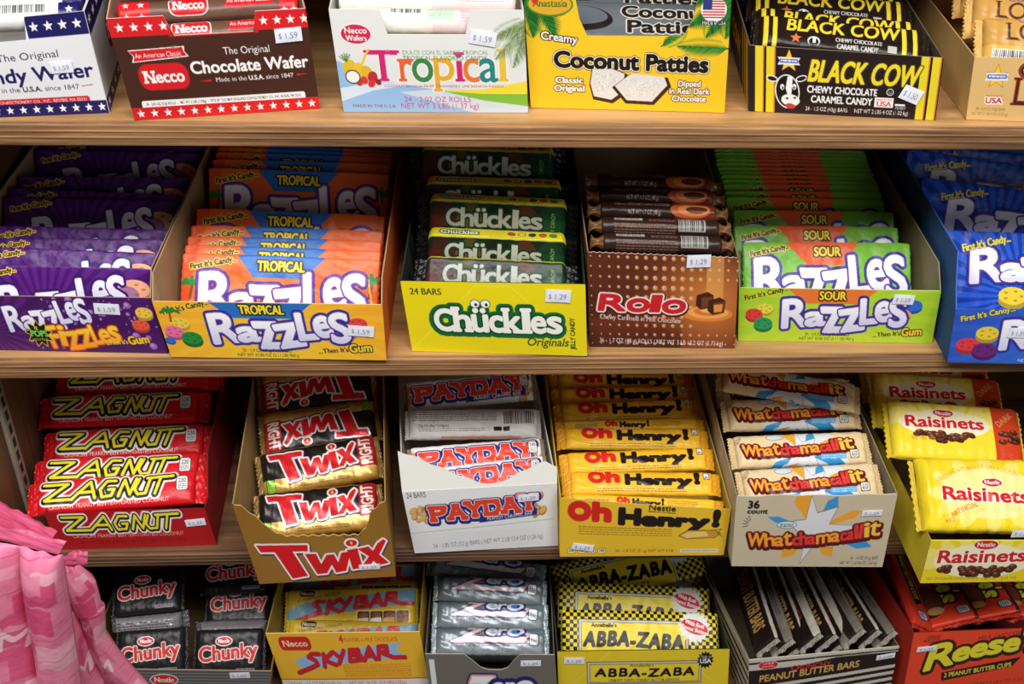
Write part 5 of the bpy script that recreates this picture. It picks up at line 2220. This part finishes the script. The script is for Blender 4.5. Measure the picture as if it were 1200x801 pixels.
# ------------------------------------------------------------------ second shelf
G = Carton('purple bubble printed carton at the far left of the second shelf', 2, (-64, 346), (177, 349), (197, 414), (-44, 409), 'f_bounce_purple', .28,
           prof=[(0, 1.0), (.016, .083), (.28, .088)], out=(70, 30, 92), inn=(170, 140, 104), sticker=[(125, 362, 30, 15, -2, '1.59')])
H = Carton('orange and yellow gum candy carton with a blue wedge, second shelf', 2, (178, 353), (448, 357), (453, 422), (201, 418), 'f_bounce_orange', .28,
           prof=[(0, 1.0), (.014, .083), (.28, .09)], out=(220, 110, 40), inn=(178, 146, 106), sticker=[(423, 388, 31, 15, -4, '1.59')], edge=(240, 200, 120))
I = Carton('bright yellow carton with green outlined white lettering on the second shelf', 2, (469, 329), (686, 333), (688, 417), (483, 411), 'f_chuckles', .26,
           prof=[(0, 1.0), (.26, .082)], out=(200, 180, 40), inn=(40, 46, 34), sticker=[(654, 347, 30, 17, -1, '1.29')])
J = Carton('brown carton with glowing dots and red lettering on the second shelf', 2, (688, 293), (866, 300), (861, 408), (691, 406), 'f_rolo', .26,
           prof=[(0, 1.0), (.26, .112)], out=(86, 44, 30), inn=(136, 112, 84), sticker=[(819, 306, 28, 17, 3, '1.29')], edge=(206, 176, 140),
           top=lambda u: .012 + .010 * np.abs(np.sin(u * 75)))
K = Carton('lime green gum candy carton with an orange wedge on the second shelf', 2, (866, 337), (1103, 341), (1092, 402), (865, 399), 'f_bounce_green', .28,
           prof=[(0, 1.0), (.02, .080), (.28, .086)], out=(120, 160, 50), inn=(146, 132, 96), sticker=[(1059, 351, 25, 13, -3, '1.59')], edge=(210, 226, 130))
L = Carton('blue gum candy carton cut off at the right edge of the second shelf', 2, (1120, 362), (1392, 364), (1370, 430), (1110, 424), 'f_bounce_blue', .28,
           prof=[(0, 1.0), (.012, .075), (.03, .105), (.28, .11)], out=(40, 80, 130), inn=(60, 100, 190), sticker=[(1194, 390, 24, 14, 0, '1.59')])

bar_kind('p_orange', .184, .079, .0045, 'p_orange', (226, 92, 40), .002, p=2, er=.02, wrinkle=.0005)
bar_kind('p_green', .166, .075, .0045, 'p_green', (110, 176, 54), .002, p=2, er=.02, wrinkle=.0005)
bar_kind('p_purple', .186, .076, .0045, 'p_purple', (76, 28, 110), .002, p=2, er=.02, wrinkle=.0005)
bar_kind('p_blue', .206, .088, .0045, 'p_blue', (36, 84, 200), .002, p=2, er=.02, wrinkle=.0008)
block_kind('b_jelly', .131, .040, .022, 'b_jelly', (24, 44, 30))
roll_kind('r_rolo', .116, .0092, 'r_rolo', (150, 104, 66), None, M_FOIL)
roll_kind('r_rolo_back', .116, .0092, 'r_rolo_back', (150, 104, 66), None, M_FOIL)

for k, (x, y, zt, t) in enumerate([(60, 312, .071, 40), (63, 292, .074, 38), (66, 279, .076, 36), (72, 266, .078, 34), (82, 233, .082, 30), (90, 224, .083, 26), (98, 207, .085, 22), (118, 177, .088, 18), (124, 168, .089, 15)]):
    put('p_purple', 'candy_pouch', ORD[k] + ' purple pouch counted from the front of the purple carton', 'candy', 'purple gum candy pouches', G, x, y, None, zt, t, (0, -1, 1, 0)[k % 4], 0, 't')
for k, (x, y, zt, t) in enumerate([(324, 300, .070, 38), (330, 290, .072, 38), (333, 279, .074, 37), (336, 267, .076, 36), (338, 248, .079, 34), (341, 200, .090, 22), (342, 189, .090, 20), (342, 181, .0905, 18), (343, 176, .091, 16), (343, 172, .091, 15)]):
    put('p_orange', 'candy_pouch', ORD[k] + ' orange pouch counted from the front of the orange and yellow carton', 'candy', 'orange gum candy pouches', H, x, y, None, zt, t, (-1.2, -1, -.5, -.8)[k % 4], 0, 't')
for k, (x, y) in enumerate([(969, 284), (957, 265), (954, 247), (944, 232), (942, 224), (940, 216), (938, 211), (936, 206), (934, 201), (932, 196), (930, 191), (928, 187), (926, 183), (924, 179), (922, 175)]):
    put('p_green', 'candy_pouch', ORD[k] + ' lime green pouch counted from the front of the lime green carton', 'candy', 'green gum candy pouches', K, x, y, None, .068 + .0018 * k, 40 - 1.6 * k, (.6, .4, .2, -.3)[k % 4], 0, 't')
for k, (x, y, zt, t, r) in enumerate([(1222, 274, .084, 36, -1), (1194, 222, .092, 30, -6), (1184, 190, .094, 24, -7), (1180, 178, .095, 20, -5)]):
    put('p_blue', 'candy_pouch', ORD[k] + ' blue pouch counted from the front of the blue carton', 'candy', 'blue gum candy pouches', L, x, y, None, zt, t, r, 0, 't')
for k, (x, y, d, t, r) in enumerate([(586, 330, .018, 40, -1), (583, 296, .052, 6, -1), (584, 256, .085, 8, -1), (573, 234, .112, 6, 0), (572, 195, .150, 8, 0), (572, 168, .18, 6, 0)]):
    put('b_jelly', 'candy_bar', ORD[k] + ' clear wrapped jelly bar from the front in the bright yellow carton', 'candy', 'jelly candy bars', I, x, y, d, None, t, r)
for k, (kd, x, y, d) in enumerate([('r_rolo_back', 764, 286, .014), ('r_rolo_back', 758, 267, .034), ('r_rolo', 752, 249, .054), ('r_rolo', 750, 232, .074), ('r_rolo', 748, 216, .094)]):
    x += 5
    put(kd, 'candy_roll', ORD[k] + ' brown caramel roll with copper ends from the front, dotted brown carton', 'candy', 'brown caramel rolls', J, x - 4, y, d, None, 55, -1)

# ------------------------------------------------------------------ third shelf
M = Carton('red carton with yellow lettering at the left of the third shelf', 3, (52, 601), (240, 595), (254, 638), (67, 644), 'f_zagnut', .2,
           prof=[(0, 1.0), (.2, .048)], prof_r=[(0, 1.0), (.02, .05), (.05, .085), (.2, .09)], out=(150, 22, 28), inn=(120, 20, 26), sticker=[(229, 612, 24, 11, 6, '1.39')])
M.hb = -1                 # its bars lie over the low sides
N = Carton('torn gold brown carton with red slanted lettering overhanging the third shelf', 3, (272, 590), (452, 586), (464, 675), (304, 684), 'f_twix', .26,
           prof=[(0, 1.0), (.26, .10)], out=(140, 100, 40), inn=(166, 134, 82), sticker=[(433, 664, 26, 9, 0, '1.29')],
           top=lambda u: np.interp(u, [0, .05, .12, .2, .28, .78, .84, .9, 1], [0, .03, .16, .33, .40, .42, .34, .12, 0]) + .008 * np.sin(u * 90), edge=(206, 176, 110))
O = Carton('white carton with red lettering, peanuts and a torn top on the third shelf', 3, (471, 576), (653, 566), (654, 639), (486, 648), 'f_payday', .24,
           prof=[(0, 1.0), (.24, .085)], out=(226, 226, 224), inn=(206, 204, 198), sticker=[(619, 583, 25, 11, 4, '1.29')], edge=(236, 236, 232))
P = Carton('yellow carton with red and black lettering in the middle of the third shelf', 3, (656, 581), (857, 595), (848, 650), (656, 652), 'f_henry', .26,
           prof=[(0, 1.0), (.26, .07)], out=(224, 180, 50), inn=(206, 176, 70), sticker=[(683, 641, 26, 10, -10, '1.29')], top=lambda u: .03 + .02 * np.sin(u * 3.1))
Q = Carton('cream dotted carton with a starburst and wobbly lettering, third shelf', 3, (863, 580), (1052, 578), (1034, 664), (857, 663), 'f_what', .26,
           prof=[(0, 1.0), (.26, .10)], out=(196, 184, 158), inn=(150, 136, 110), sticker=[(1022, 601, 24, 9, 3, '1.29')], edge=(216, 206, 184), top=lambda u: .012 + .012 * np.sin(u * 17) * np.sin(u * 7))
R = Carton('pale yellow carton of chocolate raisins overhanging the right end of the third shelf', 3, (1091, 633), (1246, 633), (1236, 680), (1078, 683), 'f_raisin', .24,
           prof=[(0, 1.0), (.24, .055)], out=(232, 210, 50), inn=(150, 126, 70), sticker=[(1198, 625, 24, 11, 0, '1.29')], edge=(240, 224, 90))

R.hb = -1
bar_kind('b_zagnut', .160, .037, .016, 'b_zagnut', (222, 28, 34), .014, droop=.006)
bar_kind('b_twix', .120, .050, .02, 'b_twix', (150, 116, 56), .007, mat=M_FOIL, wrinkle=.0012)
bar_kind('b_payday', .156, .037, .018, 'b_payday', (150, 120, 90), .006, wrinkle=.0010)
bar_kind('b_payday_back', .160, .039, .018, 'b_payday_back', (206, 202, 196), .006, wrinkle=.0012)
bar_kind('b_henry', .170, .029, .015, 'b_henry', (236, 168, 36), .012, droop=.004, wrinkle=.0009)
bar_kind('b_henry_edge', .170, .016, .012, 'b_henry_edge', (236, 168, 36), .012, droop=.002)
bar_kind('b_what', .166, .044, .018, 'b_what', (226, 196, 140), .009, wrinkle=.0010)
bar_kind('g_raisin', .140, .066, .022, 'g_raisin', (226, 196, 50), .006, p=4, wrinkle=.001)
bar_kind('g_raisin_front', .140, .078, .03, 'g_raisin_front', (226, 196, 50), .006, p=4, wrinkle=.0016)

for k, (x, y, d, t, r) in enumerate([(138, 578, .022, 60, 3), (143, 554, .052, 62, 1), (152, 520, .088, 60, 1.5), (146, 480, .13, 58, 1), (163, 443, .17, 55, 1)]):
    put('b_zagnut', 'candy_bar', ORD[k] + ' red wrapped bar with yellow lettering from the front, red carton', 'candy', 'red coconut bars', M, x, y, d, None, t, r)
for k, (x, y, d, t, r) in enumerate([(370, 600, .034, 62, 3), (376, 547, .090, 64, 8), (384, 501, .145, 64, 186), (372, 457, .195, 62, 184)]):
    put('b_twix', 'candy_bar', ORD[k] + ' gold and black wrapped bar from the front in the torn gold carton', 'candy', 'gold caramel cookie bars', N, x, y, d, None, t, r)
for kd, x, y, d, t, r, lb in [('b_payday', 556, 561, .024, 52, 4, 'lowest white peanut bar, half behind the torn flap of the white carton'), ('b_payday', 553, 537, .052, 58, 2, 'white peanut bar lying just under the bar that shows its barcode side'),
                              ('b_payday_back', 543, 498, .098, 58, -2, 'pale bar turned over to show fine print and a barcode in the white carton'), ('b_payday', 550, 459, .145, 56, 3, 'topmost white peanut bar with red lettering at the back of the white carton')]:
    put(kd, 'candy_bar', lb, 'candy', 'white peanut bars', O, x, y, d, None, t, r)
for k, (kd, x, y, d, t, r) in enumerate([('b_henry_edge', 754, 590, .012, 60, -3), ('b_henry', 756, 567, .034, 64, -1), ('b_henry', 756, 541, .07, 64, 2), ('b_henry', 752, 515, .106, 64, -1), ('b_henry_edge', 752, 499, .130, 64, 1),
                                         ('b_henry', 748, 483, .152, 60, 2), ('b_henry', 748, 466, .18, 60, 1), ('b_henry', 749, 449, .208, 60, 0)]):
    put(kd, 'candy_bar', ORD[k] + ' yellow bar with red and black lettering from the front, yellow carton', 'candy', 'yellow peanut bars', P, x, y, d, None, t, r)
for k, (x, y, d, t, r) in enumerate([(948, 567, .026, 62, 4), (938, 528, .075, 64, 3), (918, 486, .125, 62, 2), (903, 461, .160, 60, 0), (918, 455, .150, 74, -11)]):
    put('b_what', 'candy_bar', ('front', 'second', 'third', 'darker fourth', 'slanting topmost')[k] + ' cream wrapped bar with wobbly lettering in the cream dotted carton', 'candy', 'cream crisp bars', Q, x, y, d, None, t, r)
for kd, x, y, d, t, r, lb in [('g_raisin_front', 1152, 582, .042, 58, -2, 'big puffed yellow bag lying at the front of the pale yellow raisin carton'), ('g_raisin', 1118, 509, .110, 62, -5, 'second yellow raisin bag with a red band, behind the big puffed one'),
                              ('g_raisin', 1098, 474, .15, 62, -4, 'third yellow raisin bag, half covered by the second'), ('g_raisin', 1084, 444, .19, 60, -3, 'rearmost yellow raisin bag in the shade under the shelf')]:
    put(kd, 'candy_bag', lb, 'candy', 'yellow raisin bags', R, x, y, d, None, t, r)

# the torn white flap of the peanut bar carton
inv = O.M.inverted()
nf = O.ey * math.cos(math.radians(28)) * -1 + Vector((0, 0, 1)) * math.sin(math.radians(28))
F0 = O.M @ O.q0
cor = [inv @ on_plane(x, y, F0, nf) for x, y in ((466, 528), (652, 536))] + [O.q1 + Vector((0, .0004, 0)), O.q0 + Vector((0, .0004, 0))]
ARTS['flap_white'] = lambda: Art(180, 48, (214, 213, 206))
print_panel('torn_flap', cor, Vector((0, .9, -.4)), 'flap_white', .0010, M_CARD, O.root, lambda u: np.interp(u, [0, .1, .3, .47, .56, .62, .75, .86, .93, 1], [0, .12, .48, .80, .92, .90, .60, .30, .16, .34]) + .02 * np.sin(u * 40), (222, 216, 204))

# ------------------------------------------------------------------ bottom shelf
S = Carton('corrugated carton with grey striped front holding dark squares, bottom left', 4, (100, 783), (318, 786), (312, 838), (112, 838), 'f_chunky', .22,
           prof=[(0, 1.0), (.22, .08)], out=(150, 120, 76), inn=(128, 100, 62), sticker=[(281, 791, 24, 10, 2, '1.00')], edge=(176, 150, 104))
T = Carton('yellow carton with red lettering on a blue ribbon, bottom shelf', 4, (311, 742), (492, 740), (506, 817), (338, 819), 'f_sky', .22,
           prof=[(0, 1.0), (.22, .085)], out=(206, 160, 50), inn=(176, 146, 60), edge=(236, 206, 120))
U = Carton('grey carton with a rounded notch holding silver bars on the bottom shelf', 4, (498, 766), (650, 767), (655, 832), (506, 831), 'f_zero', .22,
           prof=[(0, 1.0), (.22, .075)], out=(90, 88, 82), inn=(96, 96, 84), sticker=[(622, 777, 24, 10, 2, '1.29')], edge=(176, 172, 160),
           top=lambda u: np.interp(u, [0, .30, .36, .42, .48, .58, .63, .68, .73, 1], [0, 0, .10, .22, .26, .26, .22, .10, 0, 0]))
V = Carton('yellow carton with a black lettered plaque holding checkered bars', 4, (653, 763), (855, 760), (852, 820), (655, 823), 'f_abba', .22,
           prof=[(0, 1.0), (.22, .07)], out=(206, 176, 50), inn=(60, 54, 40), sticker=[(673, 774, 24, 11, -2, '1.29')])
W = Carton('black and white striped carton of upright peanut butter bars on the bottom shelf', 4, (878, 773), (1054, 757), (1040, 817), (876, 838), 'f_pbbar', .2,
           prof=[(0, 1.0), (.2, .075)], out=(180, 170, 150), inn=(120, 106, 84), sticker=[(1038, 769, 22, 8, 4, '2.99')], edge=(206, 196, 176), side_art=(False, 'side_stripes'))
X = Carton('orange red carton with yellow script lettering at the bottom right corner', 4, (1071, 741), (1292, 732), (1266, 808), (1056, 822), 'f_cups', .24,
           prof=[(0, 1.0), (.24, .085)], out=(206, 56, 34), inn=(110, 26, 22), sticker=[(1086, 760, 22, 8, 3, '1.29')])

bar_kind('b_chunky', .076, .052, .015, 'b_chunky', (44, 42, 46), .004, wrinkle=.0003, p=4)
bar_kind('b_chunky_edge', .076, .02, .04, 'b_chunky_edge', (110, 106, 112), .008, mat=M_FOIL, wrinkle=.001, p=4)
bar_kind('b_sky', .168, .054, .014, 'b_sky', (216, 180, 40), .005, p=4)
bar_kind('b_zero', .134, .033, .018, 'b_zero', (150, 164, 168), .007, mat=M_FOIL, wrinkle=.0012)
bar_kind('b_abba', .196, .060, .013, 'b_abba', (120, 110, 40), .003, wrinkle=.0007)
for k in range(3):
    bar_kind('b_pb%d' % k, .165, .034, .0105, 'b_pb%d' % k, (168, 162, 150), .007)
bar_kind('b_cups', .14, .058, .014, 'b_cups', (206, 54, 34), .004, p=5, wrinkle=.0003)
bar_kind('b_cups_edge', .14, .03, .016, 'b_cups_edge', (190, 50, 34), .004, p=5, wrinkle=.0003)

for x, y, d, t, r, lb in [(178, 764, .024, 50, 4, 'dark square candy at the front left of the grey striped carton'), (269, 764, .022, 50, 2, 'dark square candy at the front right of the grey striped carton'),
                          (176, 728, .066, 30, 5, 'dark square candy seen edge on under the upper left dark square'), (174, 693, .085, 62, 6, 'upper left dark square candy lying on the stack in the grey striped carton'),
                          (276, 737, .062, 30, 2, 'dark square candy seen edge on between the two right hand squares'), (281, 707, .082, 60, 2, 'dark square candy in the middle of the right hand stack'), (276, 671, .13, 60, 4, 'rearmost dark square candy in the shade of the shelf')]:
    put('b_chunky_edge' if 'edge on' in lb else 'b_chunky', 'candy_square', lb, 'candy', 'dark chocolate squares', S, x, y, d, None, t, r)
for x, y, d, t, r, lb in [(402, 752, .024, 50, -2, 'lowest yellow bar hidden almost wholly by the front of the red plaque carton'), (409, 714, .06, 58, 1, 'yellow bar with blue ribbon and chocolate blocks, fully showing over the carton front'), (409, 684, .11, 60, 0, 'rear yellow ribbon bar half hidden under the torn gold carton')]:
    put('b_sky', 'candy_bar', lb, 'candy', 'yellow ribbon chocolate bars', T, x, y, d, None, t, r)
for k, (x, y, d, t, r) in enumerate([(577, 752, .022, 56, 0), (576, 722, .058, 58, -1), (574, 692, .096, 58, -2), (570, 668, .12, 62, -7)]):
    put('b_zero', 'candy_bar', ORD[k] + ' silver wrapped bar counted from the front of the grey notched carton', 'candy', 'silver fudge bars', U, x, y, d, None, t, r)
for k, (x, y, d, t, r) in enumerate([(752, 744, .03, 56, -2), (748, 712, .085, 54, -3), (746, 684, .13, 60, -1), (742, 668, .14, 66, 13)]):
    put('b_abba', 'candy_bar', ('front', 'second', 'third', 'tilted rear')[k] + ' black and yellow checkered bar in the yellow plaque carton', 'candy', 'checkered taffy bars', V, x, y, d, None, t, r)
# bars filed on edge, running from front to back of their carton
for k in range(9):
    x0, x1 = 891 + k * 16.6, 868 + k * 14.2
    kd = ('b_pb0', 'b_pb1', 'b_pb2')[(0, 2, 0, 1, 0, 1, 2, 0, 2)[k]]
    pa, pb = W.at(x0 + 1, 745 - k * 1.4, .022 + .006 * (k % 3)), W.at(x1, 668, .155)
    xa = (pa - pb).normalized()
    nn = (W.ez * .70 - W.ex * .72)
    nn = (nn - xa * nn.dot(xa)).normalized()
    yy = nn.cross(xa)
    o = empty('candy_bar', Matrix.Translation((pa + pb) / 2 - nn * .006) @ Matrix((xa, yy, nn)).transposed().to_4x4())
    tag(o, ('leftmost', 'second', 'third', 'fourth', 'middle', 'sixth', 'seventh', 'eighth', 'rightmost')[k] + ' filed peanut butter bar from the left in the striped carton', 'candy', 'filed peanut butter bars')
    for pn, me in PACKS[kd]['parts']:
        link(pn, me, o)
for kd, x0, y0, x1, y1, lb in [('b_cups_edge', 1074, 728, 1044, 650, 'narrow orange package standing on edge at the left of the orange red carton'), ('b_cups', 1114, 728, 1080, 668, 'orange cup package with script lettering beside the one on edge'),
                               ('b_cups', 1163, 722, 1131, 668, 'orange cup package in the middle of the orange red carton'), ('b_cups', 1205, 722, 1176, 668, 'orange cup package nearest the right edge of the photo')]:
    pa, pb = X.at(x0, y0 - 6, .030), X.at(x1, y1 - 4, .135)
    xa = (pa - pb).normalized()
    nn = (W.ez * .92 - W.ey * .3 - W.ex * (.35 if kd == 'b_cups' else -.5))
    nn = (nn - xa * nn.dot(xa)).normalized()
    yy = nn.cross(xa)
    o = empty('candy_package', Matrix.Translation((pa + pb) / 2) @ Matrix((xa, yy, nn)).transposed().to_4x4())
    tag(o, lb, 'candy', 'orange cup packages')
    for pn, me in PACKS[kd]['parts']:
        link(pn, me, o)

# ------------------------------------------------------------------ pink bags hanging at the left, in front of the shelves
def pink_bag(label, px, py, dist, L, H, T, yaw, roll, seed, crease=None, pinch=None, drift=0.0):
    """gusseted film bag: a printed front with an upright crease, drawn in or flared along its height"""
    a = get_art('s_pink')
    nv, nu = a.shape[:2]

    def surf(nu, nv, s):
        u, v = np.linspace(0, 1, nu)[None, :] + np.zeros((nv, 1)), np.linspace(0, 1, nv)[:, None] + np.zeros((1, nu))
        e = np.sqrt(np.maximum(0, 1 - (1 - np.clip(np.minimum(v, 1 - v) / .16, 0, 1)) ** 2)) * .9 + .1
        if crease and s > 0:
            lobe = np.where(u < crease, np.sin(np.pi * np.clip(u / crease, 0, 1)) ** .6, .75 * np.sin(np.pi * np.clip((u - crease) / (1 - crease), 0, 1)) ** .6)
        else:
            lobe = np.sin(np.pi * u) ** .6
        wd = np.interp(v, *pinch) if pinch else 1 + 0 * v
        z = s * T / 2 * (lobe * e) + .0030 * wob(u * .8, v * 1.6, seed, 9, 1, 6) * np.minimum(1, lobe * 2 + .1)
        x = (u - .5) * L * wd + drift * (v - .5) ** 2 * np.sign(v - .3)
        y = (.5 - v) * H + .003 * wob(u, v * .1, seed + 2)
        return np.stack([x, y, z], -1)
    F, nb, mb = surf(nu, nv, 1), nu // 3, nv // 4
    B = surf(nb, mb, -1)
    V = np.concatenate([F.reshape(-1, 3), B.reshape(-1, 3)])
    C = np.concatenate([a.reshape(-1, 3), np.tile(rgb((230, 130, 160)), (nb * mb, 1))])
    me = mesh_np('bag_body', V, np.concatenate([grid_quads(nu, nv), grid_quads(nb, mb, nu * nv, True)]), M_FILM, C)
    P = CAM + ray(px, py) * dist
    w, r = math.radians(yaw), math.radians(roll)
    X = Vector((math.cos(w), math.sin(w), 0))
    N = Vector((math.sin(w), -math.cos(w), 0))
    Z = Vector((0, 0, 1))
    X, Z = X * math.cos(r) + Z * math.sin(r), Z * math.cos(r) - X * math.sin(r)
    o = empty('candy_sack', Matrix.Translation(P) @ Matrix((X, Z, N)).transposed().to_4x4())
    tag(o, label, 'bag', 'pink bags hanging at the left')
    link('bag_body', me, o)
    wt = L * (pinch[1][0] if pinch else 1)
    h = link('top_seal', seal('top_seal', H, wt * .98, (.010 if seed < 23 else .02), (224, 98, 138), 1, None, seed, .006, 9), o)
    h.matrix_local = Matrix.Rotation(math.pi / 2, 4, 'Z')
    return o


pink_bag('large pink patterned bag with an upright crease at the left edge', 20, 752, .99, .098, .225, .050, -14, -6, 21, .66)
pink_bag('narrow pink bag, drawn in at its middle, right of the large pink bag', 103, 744, 1.06, .050, .165, .030, 5, 3, 22, .45, ([0, .12, .5, 1], [.8, 1, .6, 1.3]), .03)
pink_bag('pink bag behind the large one, only its raised top corner showing', -14, 716, 1.05, .085, .23, .035, -20, -20, 23)
